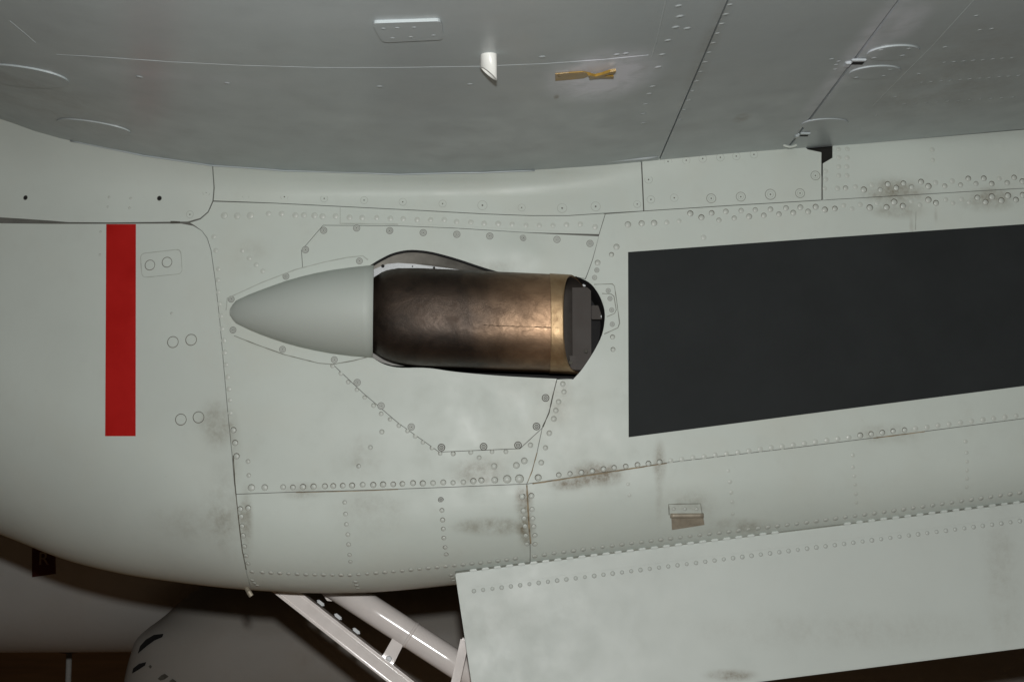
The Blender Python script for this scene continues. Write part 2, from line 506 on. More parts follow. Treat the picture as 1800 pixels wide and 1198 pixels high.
def frame(p, n):
    z = n.normalized(); x = Vector((1, 0, 0)); x = (x - z * x.dot(z)).normalized(); y = z.cross(x)
    m = Matrix((x, y, z)).transposed().to_4x4(); m.translation = p
    return m
def stud(name, me, px, py, r, parent, off=0., surf_='N'):
    if surf_ == 'N': u = hit(px, py); p, n = nmap(*u)
    else: u = whit(px, py); p, n = wmap(*u)
    o = bpy.data.objects.new(name, me); col.objects.link(o)
    m = frame(p + n * off, n)
    o.matrix_world = m @ Matrix.Rotation(random.uniform(-.7, .7) if me in RIV else random.uniform(0, 6.28), 4, 'Z') @ Matrix.Diagonal((r, r, r, 1))
    o.parent = parent
    return o
def rivets(ptsl, r, parent, k=0, off=0.):
    for p in ptsl:
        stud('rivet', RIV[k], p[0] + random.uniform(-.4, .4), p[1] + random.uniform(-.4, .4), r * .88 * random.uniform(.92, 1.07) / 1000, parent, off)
def joined_studs(name, me, ptsl, r, parent, mats, off=0., surf_='N'):
    """rows of heads too small to tell apart singly: one part"""
    vs = []; fs = []; mi = []
    for q in ptsl:
        px, py = q[0], q[1]; rr = (q[2] if len(q) > 2 else r) / 1000 * random.uniform(.9, 1.1)
        if surf_ == 'N': p, n = nmap(*hit(px, py))
        elif surf_ == 'W': p, n = wmap(*whit(px, py))
        else: p, n = surf_(px, py)
        m = frame(p + n * off, n) @ Matrix.Diagonal((rr, rr, rr, 1)); b = len(vs)
        vs += [m @ v.co for v in me.vertices]
        for f in me.polygons: fs.append([b + i for i in f.vertices]); mi.append(f.material_index)
    nm = mesh_from(name, vs, fs)
    for m_ in mats: nm.materials.append(m_)
    for p, k in zip(nm.polygons, mi): p.material_index = k; p.use_smooth = True
    o = link(name, nm, mats, parent); o['kind'] = 'stuff'
    return o
def along(line, step):
    out = []; d = 0.; nxt = 0.
    for (x1, y1), (x2, y2) in zip(line, line[1:]):
        L = math.hypot(x2 - x1, y2 - y1)
        while nxt <= d + L:
            t = (nxt - d) / L; out.append((x1 + (x2-x1)*t, y1 + (y2-y1)*t)); nxt += step
        d += L
    return out

# ================================================================== the setting
fl = mesh_from('floor', [(-40, -15, 0), (40, -15, 0), (40, 45, 0), (-40, 45, 0)], [(0, 1, 2, 3)])
tag(link('floor', fl, M_FLOOR), kind='structure')
wl_ = mesh_from('wall', [(-40, 30, -.01), (40, 30, -.01), (40, 30, 9), (-40, 30, 9)], [(3, 2, 1, 0)])
tag(link('wall', wl_, M_WALL), kind='structure')

# ================================================================== the aircraft
plane = bpy.data.objects.new('aircraft', None); col.objects.link(plane)
plane.location = (0, .4, 0)
bpy.context.view_layer.update()
tag(plane, 'grey painted aircraft with bronze exhaust stack in its riveted engine nacelle under the wing', 'aircraft')
PINV = Matrix.Translation((0, -.4, 0))
_old_link = link
def fix_parents():
    for o in col.objects:
        if o.parent == plane: o.matrix_parent_inverse = PINV

# ---- hole around the exhaust (photo pixels, clockwise from the upper left)
HTOP = [(648, 470), (665, 459), (690, 446), (720, 440), (755, 443), (800, 455), (850, 472), (885, 482), (1000, 487), (1014, 486)]
HRIGHT = [(1014, 486), (1038, 497), (1054, 519), (1064, 548), (1060, 585), (1044, 617), (1022, 650), (1007, 666)]
HBOT = [(1007, 666), (960, 664), (880, 660), (800, 653), (750, 645), (700, 646), (675, 640), (655, 628), (648, 620)]
def smooth_line(p, it=2):
    for _ in range(it):
        q = [p[0]]
        for a, b in zip(p, p[1:]):
            q += [(a[0]*.78 + b[0]*.22, a[1]*.78 + b[1]*.22), (a[0]*.22 + b[0]*.78, a[1]*.22 + b[1]*.78)]
        p = q + [p[-1]]
    return p
HTOP, HRIGHT, HBOT = smooth_line(HTOP), smooth_line(HRIGHT), smooth_line(HBOT)
HOLE_PX = HTOP + HRIGHT[1:] + HBOT[1:]
hole_uv = uvN(HOLE_PX, 10)
notch_uv = uvN([(1405, 240), (1465, 240), (1465, 285), (1440, 292), (1405, 270)], 10)

# ---- inner structure below the skins
gx = np.arange(-1.35, 1.45, .02)
S_TOP = 1.45 + .72
rows = 76
vs = []; fs = []; idx = {}
for i, x in enumerate(gx):
    L = math.pi/2 * (RR(x) + HH(x)) / 2; zr = ZB(x) + HH(x)
    sb = zr - 2*L - BELLY - (ZW(x) - zr) * .9
    for j in range(rows):
        s = ZW(x) + .05 + (sb - ZW(x) - .05) * j / (rows - 1)
        q, n = nmap(float(x), float(s)); vs.append(q - n * (.0095 if s > ZW(float(x)) - FH(float(x)) - .03 and -.5 < x < .3 else .0040)); idx[(i, j)] = (float(x), float(s))
uvl = np.array([idx[(i, j)] for i in range(len(gx)) for j in range(rows)])
bad = inside(hole_uv, uvl) | inside(notch_uv, uvl) | (bdist(hole_uv, uvl) < .005)
for i in range(len(gx) - 1):
    for j in range(rows - 1):
        q = (i*rows + j, i*rows + j + 1, (i+1)*rows + j + 1, (i+1)*rows + j)
        if bad[list(q)].any(): continue
        fs.append(q)
core = link('nacelle_structure', mesh_from('nacelle_structure', vs, fs), M_CORE, plane, True)

# ---- seams shared by neighbouring skins
CB = [(376, 353), (480, 357), (600, 363), (740, 370), (850, 376), (930, 379), (1000, 379), (1060, 375), (1131, 371)]           # lower edge of the wing fillet strip
LEFTSEAM = [(364, 418), (371, 440), (378, 490), (386, 560), (393, 640), (400, 720), (408, 800), (412, 850), (415, 868)]
LEFTLOW = [(415, 868), (420, 915), (426, 965), (434, 1008), (440, 1030)]
BSEAM = [(415, 868), (520, 864), (640, 861), (780, 856), (926, 850)]
RSEAM_UP = [(1064, 376), (1053, 412), (1042, 455), (1033, 480), (1029, 490)]
RSEAM_LOW = [(979, 666), (972, 694), (965, 725), (953, 752), (944, 795), (935, 828), (926, 850)]
DIAG = [(532, 470), (560, 560), (588, 643), (640, 692), (700, 743), (772, 794), (840, 791), (914, 788), (953, 752)]
FTOP = [(532, 470), (530, 440), (568, 396), (700, 397), (800, 401), (930, 409), (1053, 415)]
TOPR = [(1131, 371), (1290, 361), (1443, 352), (1630, 341), (1800, 331), (1960, 321)]
LOWR = [(926, 850), (1000, 839), (1170, 813), (1400, 786), (1600, 761), (1800, 735), (1960, 714)]
UNDER = .10      # how far the lower skins run on under the belly
def below(x): return ZB(x) + HH(x) - math.pi/2 * (RR(x) + HH(x)) / 2 - UNDER
G = .00055
T = .0032
skins = {}
def skin(key, name, uv, mat=M_NAC, off=0., label=None):
    o = patch(name, inset(uv, G), nmap, off, T, mat, plane)
    if label: o['label'] = label
    skins[key] = o
    return o
arcA = [(372, 270), (376, 330), (374, 353), (366, 372), (352, 384), (330, 390)]
skin('A', 'wing_root_fairing', uvN([(-300, 40), (372, 262)] + arcA + [(200, 391.5), (120, 391), (90, 388.5), (40, 385), (0, 382.5), (-300, 362)], 14), M_COWL, .0006, 'smooth grey fairing between wing and engine cowl')
left_u = hit(-290, 392)
cow = uvN([(-290, 376), (0, 392), (90, 393), (200, 392.9), (318, 392.3), (340, 396.5), (355, 405.5)] + LEFTSEAM + LEFTLOW[1:], 14)
# open the ring: last point back along the belly
cowx0, cowx1 = cow[0][0], None
def with_belly(top_px, right_px_x=None):
    q = [hit(*p) for p in resample(top_px, 12, closed=False)]
    xr, xl = q[-1][0], q[0][0]
    lo = [(xr + (xl - xr) * k / 40, below(xr + (xl - xr) * k / 40)) for k in range(41)]
    return q + lo
skin('B', 'engine_cowl', with_belly([(-290, 376), (0, 392), (90, 393), (200, 392.9), (318, 392.3), (340, 396.5), (355, 405.5)] + LEFTSEAM + LEFTLOW[1:]), M_COWL, 0., 'smooth grey engine cowl with a red stripe')
skin('C', 'fillet_strip', uvN([(372.8, 262), (500, 272), (700, 280), (850, 277), (1000, 270), (1126, 262), (1131, 371)] + CB[::-1][1:-1] + [(375.2, 353), (377.0, 330), (373.6, 285)], 12), M_NAC, .0004)
skin('C2', 'access_panel', uvN([(1127, 262), (1160, 262), (1260, 250), (1370, 240), (1408, 240), (1409, 254), (1420, 263), (1444, 268), (1444, 352), (1290, 361), (1132, 371)], 12), M_NAC, .0012)
skin('D', 'boom_skin', uvN([(1446, 287), (1463, 277), (1463, 230), (1700, 214), (1960, 196), (1960, 321)] + TOPR[::-1][1:-2] + [(1446, 352)], 12), M_NAC, 0.)
skin('F', 'exhaust_panel', uvN(FTOP + [RSEAM_UP[2], RSEAM_UP[3], RSEAM_UP[4], (1014, 487)] + HTOP[::-1][1:] + HBOT[::-1] + [(979, 666)] + RSEAM_LOW[1:4] + DIAG[::-1][1:-1], 10), M_NAC, .0006)
skin('E', 'nacelle_skin', uvN([(355, 406), (341, 396), (333, 391.2), (352.5, 385), (366.4, 372.8), (374.8, 354)] + CB[1:-1] + [(1064, 376)] + RSEAM_UP[1:2] + FTOP[::-1][1:] + DIAG[1:] + RSEAM_LOW[4:] + BSEAM[::-1][1:] + LEFTSEAM[::-1][1:], 10), M_NAC, 0.)
skin('H', 'boom_side_skin', uvN([(1064, 376), (1131, 371)] + TOPR[1:] + [(1960, 500), (1960, 714)] + LOWR[::-1][1:] + RSEAM_LOW[::-1][1:] + HRIGHT[::-1] + RSEAM_UP[::-1], 12), M_NAC, 0.)
g_top = [(415, 868)] + BSEAM[1:]
def lower_skin(top_px, left_px=None, right_px=None):
    q = [hit(*p) for p in resample(top_px, 12, closed=False)]
    r = [hit(*p) for p in resample(right_px, 12, closed=False)][1:] if right_px else []
    l = [hit(*p) for p in resample(left_px, 12, closed=False)][1:] if left_px else []
    xr = (q + r)[-1][0]; xl = (l or q[:1])[-1][0]
    lo = [(xr + (xl - xr) * k / 40, below(xr + (xl - xr) * k / 40)) for k in range(41)]
    return q + r + lo + l[::-1]
skin('G', 'lower_skin', lower_skin(BSEAM, LEFTLOW, [(926, 850), (929, 900), (932, 965)]), M_NAC, 0.)
skin('I', 'lower_skin', lower_skin(LOWR, [(926, 850), (929, 900), (932, 965)], [(1960, 714), (1960, 840)]), M_NAC, 0.)

# ---- paint and plates lying on the skins
def rect_on(name, poly, mat, parent, off, thick, step=12, label=None, st=.014):
    o = patch(name, uvN(poly, step), nmap, off, thick, mat, parent, st)
    if label: o['label'] = label
    return o
rect_on('red_stripe', [(187, 394), (239, 394), (238.5, 766), (185, 766)], M_RED, skins['B'], .0006, .0005, label='red warning stripe painted on the cowl')
rect_on('black_paint_panel', [(1104, 443), (1450, 418), (1800, 394), (1955, 383), (1955, 657), (1800, 678), (1450, 723), (1105, 768)], M_BLACK, skins['H'], .0006, .0005, label='black soot-hiding paint panel behind the exhaust')
rect_on('cover_plate', rounded([(247, 446), (318, 438), (321, 481), (250, 488)], 9), M_COWL, skins['B'], .0009, .0008, 6, st=.01)
rect_on('bracket_plate', [(1044, 500), (1076, 499), (1080, 503), (1084, 530), (1089, 568), (1086, 576), (1062, 587), (1065.5, 548), (1056, 519)], M_NAC, skins['H'], .0012, .001, 6, st=.01)
rect_on('bracket_plate', [(1058, 516), (1074, 517), (1079, 521), (1083, 545), (1080, 551), (1066.5, 557), (1066.5, 546), (1060, 524)], M_NAC, skins['H'], .0022, .0009, 6, st=.01)
rect_on('doubler_strip', [(598, 367), (740, 374), (850, 379), (930, 382), (1000, 382), (1060, 380), (1052, 409), (930, 404), (800, 397), (700, 393), (598, 392)], M_NAC, skins['E'], .0006, .0006)

# ---- exhaust fairing with flange
fl_top = [(398, 545), (400, 524), (412, 519), (460, 497), (520, 474), (570, 461), (610, 453), (638, 450), (647, 457), (649, 470)]
fl_bot = [(648, 627), (620, 634), (585, 640), (560, 638), (500, 623), (450, 605), (412, 590), (402, 580)]
flange = patch('fairing_flange', uvN(fl_top + fl_bot, 8), nmap, .0018, .0015, M_NAC, plane, .012)
ft = spline([(403, 541), (408, 533), (430, 520), (465, 507), (500, 495), (560, 480), (610, 472), (657, 467)])
fb = spline([(403, 553), (408, 561), (430, 575), (465, 590), (500, 602), (560, 617), (610, 625), (657, 629)])
vs = []; fs = []
xs = [403, 404.5, 408, 414, 424, 438, 456, 478, 502, 528, 556, 586, 618, 640, 656]
K = 28
for px in xs:
    zt = at(px, ft(px), 0).z; zb = at(px, fb(px), 0).z; zc = (zt + zb) / 2; w = (zt - zb) / 2
    x = at(px, 550, 0).x
    u = (px - 403) / 253
    hgt = .004 + .086 * (1 - (1 - u)**1.9)**.8 if u > 0 else .006
    for k in range(K + 1):
        a = math.pi * k / K
        ca = math.cos(a); sa = math.sin(a)
        z = zc + w * ca
        xx = x + .008 * sa * (u**6)
        vs.append(Vector((xx, side(x, z) - .0005 - hgt * sa if sa > 1e-6 else side(x, z) - .0005, z)))
for i in range(len(xs) - 1):
    for k in range(K):
        a = i*(K+1) + k; fs.append((a, a + 1, a + K + 2, a + K + 1))
fs.append(tuple(range(K + 1))[::-1])
me = mesh_from('exhaust_fairing', vs, fs)
bm = bmesh.new(); bm.from_mesh(me); bmesh.ops.recalc_face_normals(bm, faces=bm.faces)
f0 = max(bm.faces, key=lambda f: -f.calc_center_median().y)
if f0.normal.y > 0: bmesh.ops.reverse_faces(bm, faces=bm.faces)
bm.to_mesh(me); bm.free()
fair = link('exhaust_fairing', me, M_FAIR, plane, True)
fair['label'] = 'smooth pale teardrop fairing in front of the exhaust stack'
md = fair.modifiers.new('shell', 'SOLIDIFY'); md.thickness = .003; md.offset = -1

def outline(name, poly, parent, off, mat, w=.0011, closed=True, step=8):
    q = [hit(*p) for p in resample(poly, step, closed)]
    n = len(q); vs = []; fs = []
    for i, (x, s_) in enumerate(q):
        a = q[i-1] if closed or i else q[i]; b = q[(i+1) % n] if closed or i < n-1 else q[i]
        d = Vector((b[0]-a[0], b[1]-a[1])).normalized(); ww = w * random.uniform(.55, 1.1)
        for o_ in (-ww, ww):
            p, nn = nmap(x - d.y*o_*.5, s_ + d.x*o_*.5); vs.append(p + nn*off)
    for i in range(n if closed else n - 1):
        j = (i+1) % n; fs.append((2*i, 2*j, 2*j+1, 2*i+1))
    return link(name, mesh_from(name, vs, fs), mat, parent)
outline('joint_line', fl_top[:-1], flange, .0021, M_RING[0], .0022, False)
outline('joint_line', fl_bot[:-1], flange, .0021, M_RING[1], .0018, False)
outline('joint_line', rounded([(247, 446), (318, 438), (321, 481), (250, 488)], 9), skins['B'], .0012, M_RING[0], .0018)
outline('joint_line', [(1044, 500), (1076, 499), (1080, 503), (1084, 530), (1089, 568), (1086, 576), (1062, 587)], skins['H'], .0016, M_RING[1], .0018, False)
outline('joint_line', [(1058, 516), (1074, 517), (1079, 521), (1083, 545), (1080, 551), (1066.5, 557)], skins['H'], .0026, M_RING[1], .0016, False)
outline('joint_line', [(598, 365), (598, 393), (700, 394.5)], skins['E'], .0010, M_RING[0], .0018, False)
outline('joint_line', [(1610, 372), (1609, 404)], skins['H'], .0004, M_RING[0], .0025, False)
outline('joint_line', [(300, 391), (317, 391)], skins['B'], .0012, M_GAP, .005, False)
M_RUST = simple('brown_seam_dirt', (.27, .22, .145), .8, var=.5, scale=60)
outline('seam_dirt', [(936, 849.5), (1000, 840), (1060, 831), (1100, 824.5), (1172, 813.5)], skins['H'], .0005, M_RUST, .0026, False)
outline('seam_dirt', [(926, 852), (927.5, 880), (930, 925), (933, 955)], skins['G'], .0005, M_RUST, .0034, False)
outline('seam_dirt', [(410, 800), (414, 860), (420, 915), (426, 965), (433, 1000)], skins['B'], .0006, M_RING[2], .0022, False)
outline('seam_dirt', [(944, 795), (935, 828), (927, 848)], skins['E'], .0006, M_RUST, .0018, False)
outline('seam_dirt', [(978, 670), (972, 694), (965, 725), (954, 750)], skins['F'], .0012, M_GAP, .0022, False)
outline('seam_dirt', [(1535, 769.5), (1580, 764), (1625, 758)], skins['H'], .0005, M_RUST, .0022, False)
outline('seam_dirt', [(520, 865), (640, 862), (700, 859.5)], skins['E'], .0005, M_RUST, .0014, False)
# ---- cavity behind the hole: side walls that turn inwards, and a back
vs = []; fs = []
n_h = len(hole_uv)
rings = [(0.0, .0), (.006, .0), (.03, .03), (.06, .055), (.13, .08)]
cx = sum(p[0] for p in hole_uv) / n_h; cz = sum(p[1] for p in hole_uv) / n_h
for d, sh in rings:
    for (x, s) in hole_uv:
        q, n = nmap(x, s)
        k = sh / .2 * min(1, max(0, (-.02 - q.x) / .10)) * (1 if q.z > cz else 0)
        vs.append(Vector((q.x + (cx - q.x) * k, q.y + d, q.z + (cz - q.z) * k)))
for r in range(len(rings) - 1):
    for i in range(n_h):
        a = r*n_h + i; b = r*n_h + (i+1) % n_h
        fs.append((a, b, b + n_h, a + n_h))
fs.append(tuple(range((len(rings)-1)*n_h, len(rings)*n_h)))
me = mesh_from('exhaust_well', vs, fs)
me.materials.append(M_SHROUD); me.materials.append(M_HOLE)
for p in me.polygons: p.material_index = 1 if p.index >= n_h * 3 or p.center.x > .03 or p.center.z < cz else 0  # lower, aft and deep walls coloured black to stand in for shade
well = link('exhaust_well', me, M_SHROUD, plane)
well['label'] = 'metal lined opening around the exhaust stack with its shade painted black'

seal = [nmap(*u) for u in (hit(*p) for p in resample([p for p in HTOP if p[0] < 890], 8, False))]
link('edge_seal', tube_mesh('edge_seal', [p + n * -.001 for p, n in seal], .0024, 8), M_HOLE, well, True)
# ---- exhaust stack
pt = spline([(630, 512), (645, 500), (658, 489), (672, 480), (690, 475), (715, 473.5), (760, 474.5), (850, 479), (940, 483), (1010, 487), (1045, 489)])
pb = spline([(630, 606), (645, 613), (658, 620), (672, 629), (690, 636), (715, 641), (760, 644), (850, 648), (940, 651), (1010, 653), (1045, 654)])
pf = spline([(630, -.030), (645, -.048), (660, -.062), (680, -.072), (715, -.078), (800, -.081), (900, -.084), (1010, -.087), (1045, -.088)])   # front of the pipe
PBK = .072
def pipe_ring(px, grow=0., K=56):
    out = []
    f = pf(px); yc = (f + PBK) / 2; hy = (PBK - f) / 2
    zt = at(px, pt(px), yc * .3).z; zb = at(px, pb(px), yc * .3).z
    zc = (zt + zb) / 2; hz = (zt - zb) / 2
    x = at(px, 560, 0).x
    for k in range(K):
        a = 2 * math.pi * k / K
        ca, sa = math.cos(a), math.sin(a); e = 2 / 2.5 if ca > 0 else 2 / 5.5
        out.append(Vector((x, yc - (hy + grow) * math.copysign(abs(ca)**e, ca), zc + (hz + grow) * math.copysign(abs(sa)**e, sa))))
    return out
ENDX = at(990, 560, -.085).x
def endcut(p, extra=0.):      # oblique aft edge: the side facing outboard is shorter
    return ENDX + (p.y + .087) * .27 + extra
def pipe_mesh(name, stations, grow, cut):
    vs = []; fs = []; K = 56
    for i, px in enumerate(stations):
        for p in pipe_ring(px, grow):
            if cut and i == len(stations) - 1: p.x = endcut(p, cut - 1)
            elif cut: p.x = min(p.x, endcut(p, cut - 1) - .0015 * (len(stations) - 1 - i))
            vs.append(p)
    for i in range(len(stations) - 1):
        for k in range(K):
            a = i*K + k; b = i*K + (k+1) % K
            fs.append((a, b, b + K, a + K))
    return mesh_from(name, vs, fs)
def outward(me, flip=False):
    bm = bmesh.new(); bm.from_mesh(me)
    bmesh.ops.recalc_face_normals(bm, faces=bm.faces)
    f0 = min(bm.faces, key=lambda f: f.calc_center_median().y)
    if (f0.normal.y > 0) != flip: bmesh.ops.reverse_faces(bm, faces=bm.faces)
    bm.to_mesh(me); bm.free(); return me
st = [630, 638, 645, 652, 658, 665, 672, 680, 690, 702, 715, 735, 760, 790, 820, 850, 880, 910, 940, 960, 975, 985]
pipe = link('exhaust_stack', outward(pipe_mesh('exhaust_stack', st + [1005], 0, 1.0)), M_PIPE, plane, True)
pipe['label'] = 'brown heat stained exhaust stack with golden rim'
md = pipe.modifiers.new('wall', 'SOLIDIFY'); md.thickness = .0025; md.offset = -1
pipe.data.materials.append(M_INNER); md.material_offset = 1; md.material_offset_rim = 0
band = link('end_band', outward(pipe_mesh('end_band', [966, 967.5, 975, 985, 1005], .0011, 1.0005)), M_BAND, pipe, True)
md = band.modifiers.new('wall', 'SOLIDIFY'); md.thickness = .001; md.offset = -1
band['label'] = 'golden band around the open end'
def pipe_front(px, dz):
    rg = pipe_ring(px); K = len(rg)
    zc = (max(p.z for p in rg) + min(p.z for p in rg)) / 2
    return min(rg, key=lambda p: abs(p.z - (zc + dz)) + (100 if p.y > 0 else 0))
def pipe_pt(px, py):
    """point of the pipe's outboard face under a photo pixel"""
    Y = -.085
    for _ in range(6):
        q = at(px, py, Y); f = pf(px); yc = (f + PBK)/2; hy = (PBK - f)/2
        zt = at(px, pt(px), yc*.3).z; zb = at(px, pb(px), yc*.3).z
        zc = (zt+zb)/2; hz = (zt-zb)/2
        k = min(.98, abs(q.z - zc)/hz); Y = yc - hy * (1 - k**2.5)**(1/2.5)
    return at(px, py, Y)
weld = [pipe_pt(px, 566 + (px - 700) * .036 + random.uniform(-.5, .5)) for px in range(850, 986, 4)]
link('weld_seam', tube_mesh('weld_seam', [p + Vector((0, -.0002, 0)) for p in weld], [.0003 + .0005 * random.random() + (.0004 if i > 22 else 0) for i in range(len(weld))], 6), M_PIPE, pipe)
# flat baffle plate and lugs seen in the open end
xb = at(1012, 560, 0).x
zt = at(1012, 494, 0).z; zb = at(1012, 646, 0).z
link('baffle_plate', box_mesh('baffle_plate', ((at(1023, 560, .05).x), .060, (zt + zb)/2), .034, .004, (zt - zb) * .98, None, .0008), M_PLATE, pipe)
link('lug', prism_mesh('lug', [at(1001, 625, -.02), at(1013, 625, -.02), at(1013, 650, -.02), at(1003, 648, -.02)], Vector((0, .003, 0))), M_PLATE, pipe)
b_ = lathe_mesh('bolt_head', [(1, .0, 0), (1, .5, 0), (.8, .7, 0), (0, .7, 0)], 8, [M_GAP])
def bolt(p, n, r, parent, mat=None, name='bolt'):
    o = bpy.data.objects.new(name, b_); col.objects.link(o); o.matrix_world = frame(p, n) @ Matrix.Diagonal((r, r, r, 1)); o.parent = parent
    return o
bolt(at(1003, 637, -.021), Vector((0, -1, 0)), .0038, pipe)
b2 = lathe_mesh('bright_bolt_head', [(1, .0, 0), (1, .5, 0), (.8, .7, 0), (0, .7, 0)], 6, [M_FLANGE])
o = bolt(at(1027, 501, .05), Vector((0, -1, 0)), .0036, pipe); o.data = b2
bolt(at(1030, 617, .05), Vector((0, -1, 0)), .0038, pipe)
link('tie_bar', box_mesh('tie_bar', tuple(at(1054, 549, .085)), .03, .004, .026, None, .001), M_PLATE, well)
o = bolt(at(1058, 556, .082), Vector((0, -1, 0)), .003, well); o.data = b2

def ribbon(name, top, bot, Y, mat, parent, thick=.002):
    a = [at(*p, Y) for p in top]; b = [at(*p, Y) for p in bot]
    n = len(a); vs = a + b + [p + Vector((0, thick, 0)) for p in a + b]; fs = []
    for i in range(n - 1):
        fs.append((i, i + 1, n + i + 1, n + i)); fs.append((2*n + i, 3*n + i, 3*n + i + 1, 2*n + i + 1))
        fs.append((i, 2*n + i, 2*n + i + 1, i + 1)); fs.append((n + i, n + i + 1, 3*n + i + 1, 3*n + i))
    me = mesh_from(name, vs, fs)
    bm = bmesh.new(); bm.from_mesh(me); bmesh.ops.recalc_face_normals(bm, faces=bm.faces); bm.to_mesh(me); bm.free()
    return link(name, me, mat, parent)
rb = ribbon('shroud_flange', [(648, 478), (662, 471), (680, 464), (700, 462), (730, 464), (770, 469), (815, 475), (830, 477)],
       [(648, 492), (662, 484), (680, 475), (700, 471), (730, 472), (770, 476), (815, 479), (830, 479)], .008, M_FLANGE, well)
ribbon('shroud_flange', [(648, 608), (658, 616), (672, 624), (690, 631), (710, 637), (728, 640)],
       [(648, 622), (658, 630), (672, 637), (690, 642), (710, 643), (728, 643)], .028, simple('dull_flange', (.22, .215, .20), .5, metal=.2), well)
stud_h = lathe_mesh('flange_hole', [(1, .02, 0), (0, .02, 0)], 10, [M_HOLE])
for px, py, r in ((673, 467.5, .0032), (763, 470.5, .0022), (725, 468, .0014)):
    o = bolt(at(px, py, .0075), Vector((0, -1, 0)), r, rb, name='flange_hole'); o.data = stud_h

# ---- rivets and screws on the skins
SA, SB, SC, SC2, SD, SE, SF, SG, SH, SI = [skins[k] for k in ('A', 'B', 'C', 'C2', 'D', 'E', 'F', 'G', 'H', 'I')]
low_G, low_I = SG, SI
rivets([(376, 416), (379, 440), (384, 473), (383, 492), (384, 513), (386, 534), (388, 555), (390, 577), (393, 598), (395, 619), (397, 640), (400, 662), (402, 683), (404, 703), (405, 725)], 4.6, SE, 0)
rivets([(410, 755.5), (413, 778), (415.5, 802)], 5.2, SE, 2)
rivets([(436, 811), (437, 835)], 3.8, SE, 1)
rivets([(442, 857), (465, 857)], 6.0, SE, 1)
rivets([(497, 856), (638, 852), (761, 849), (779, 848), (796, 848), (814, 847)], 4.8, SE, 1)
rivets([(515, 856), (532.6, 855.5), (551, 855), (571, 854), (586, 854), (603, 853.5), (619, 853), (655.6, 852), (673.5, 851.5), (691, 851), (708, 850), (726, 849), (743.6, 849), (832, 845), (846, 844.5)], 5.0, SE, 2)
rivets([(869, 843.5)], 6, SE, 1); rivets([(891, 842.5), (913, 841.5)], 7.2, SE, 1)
rivets([(394, 379), (417, 380), (440, 379)], 6.2, SE, 0)
rivets([(472, 376), (495, 376), (519, 378), (534, 378), (553, 379), (567, 380), (590, 380)], 5.2, SE, 0)
top_row = [(614, 382), (637, 382.5), (662, 383), (686, 384), (709, 385), (733, 386), (757, 386), (781, 386), (803, 390), (828, 391), (851, 393), (876, 393), (900, 394), (924, 396), (948, 396), (972, 396), (996, 395), (1020, 394), (1046, 399)]
rivets(top_row, 4.8, SE, 0, .0006)
rivets([(426, 440), (438, 454), (450, 465), (462, 476)], 4.5, SE, 0)
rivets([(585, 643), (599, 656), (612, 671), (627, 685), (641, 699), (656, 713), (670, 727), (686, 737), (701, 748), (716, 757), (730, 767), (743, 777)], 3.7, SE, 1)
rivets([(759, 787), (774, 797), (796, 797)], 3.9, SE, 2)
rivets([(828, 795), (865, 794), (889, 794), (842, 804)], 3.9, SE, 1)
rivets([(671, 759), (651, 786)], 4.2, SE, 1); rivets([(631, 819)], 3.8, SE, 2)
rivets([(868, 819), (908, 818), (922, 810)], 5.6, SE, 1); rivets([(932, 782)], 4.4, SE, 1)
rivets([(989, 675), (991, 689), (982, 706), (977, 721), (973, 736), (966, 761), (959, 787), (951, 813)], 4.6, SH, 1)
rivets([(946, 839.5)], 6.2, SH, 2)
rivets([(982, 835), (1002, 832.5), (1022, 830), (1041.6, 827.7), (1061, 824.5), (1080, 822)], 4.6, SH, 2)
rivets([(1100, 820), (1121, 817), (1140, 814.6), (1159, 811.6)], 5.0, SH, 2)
row = along([(1179, 809), (1219, 804), (1400, 781), (1500, 767), (1600, 754), (1792, 729)], 19.75)
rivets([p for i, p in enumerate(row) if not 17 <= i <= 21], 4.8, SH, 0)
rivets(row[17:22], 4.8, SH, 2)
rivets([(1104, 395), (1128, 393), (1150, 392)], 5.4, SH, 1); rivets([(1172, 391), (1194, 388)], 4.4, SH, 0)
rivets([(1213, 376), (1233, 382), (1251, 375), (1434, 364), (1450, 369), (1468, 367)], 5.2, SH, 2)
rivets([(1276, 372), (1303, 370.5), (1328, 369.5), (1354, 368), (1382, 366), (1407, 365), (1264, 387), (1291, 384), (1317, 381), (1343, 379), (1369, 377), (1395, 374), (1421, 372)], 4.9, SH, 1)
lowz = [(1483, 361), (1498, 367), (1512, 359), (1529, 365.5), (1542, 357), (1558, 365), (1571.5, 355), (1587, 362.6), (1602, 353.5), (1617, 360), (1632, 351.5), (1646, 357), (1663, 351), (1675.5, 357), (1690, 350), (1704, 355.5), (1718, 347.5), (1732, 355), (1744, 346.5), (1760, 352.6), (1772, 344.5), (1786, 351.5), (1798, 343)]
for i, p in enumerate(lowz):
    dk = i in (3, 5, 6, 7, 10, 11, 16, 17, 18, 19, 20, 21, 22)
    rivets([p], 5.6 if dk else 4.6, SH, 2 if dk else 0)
upz = [(1472, 331), (1487, 331), (1504, 328), (1518, 334), (1533, 325.5), (1548, 334), (1561, 324), (1575.5, 330), (1588, 322.6), (1603, 329), (1619, 320), (1631.5, 328), (1645, 321), (1661, 327), (1674, 318), (1689, 325.5), (1702, 314), (1715.6, 323), (1729, 314), (1743, 323), (1757, 314), (1771, 322), (1783, 312), (1797, 319)]
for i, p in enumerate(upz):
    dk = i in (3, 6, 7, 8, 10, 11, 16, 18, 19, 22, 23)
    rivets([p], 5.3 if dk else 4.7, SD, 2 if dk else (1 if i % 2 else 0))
rivets([(1450, 331), (1451.5, 301), (1451.5, 315)] + [(x, y) for y in (262, 277, 293, 308.5) for x in (1474.5, 1489)] + [(1639, 263), (1640, 281)], 4.4, SD, 0)
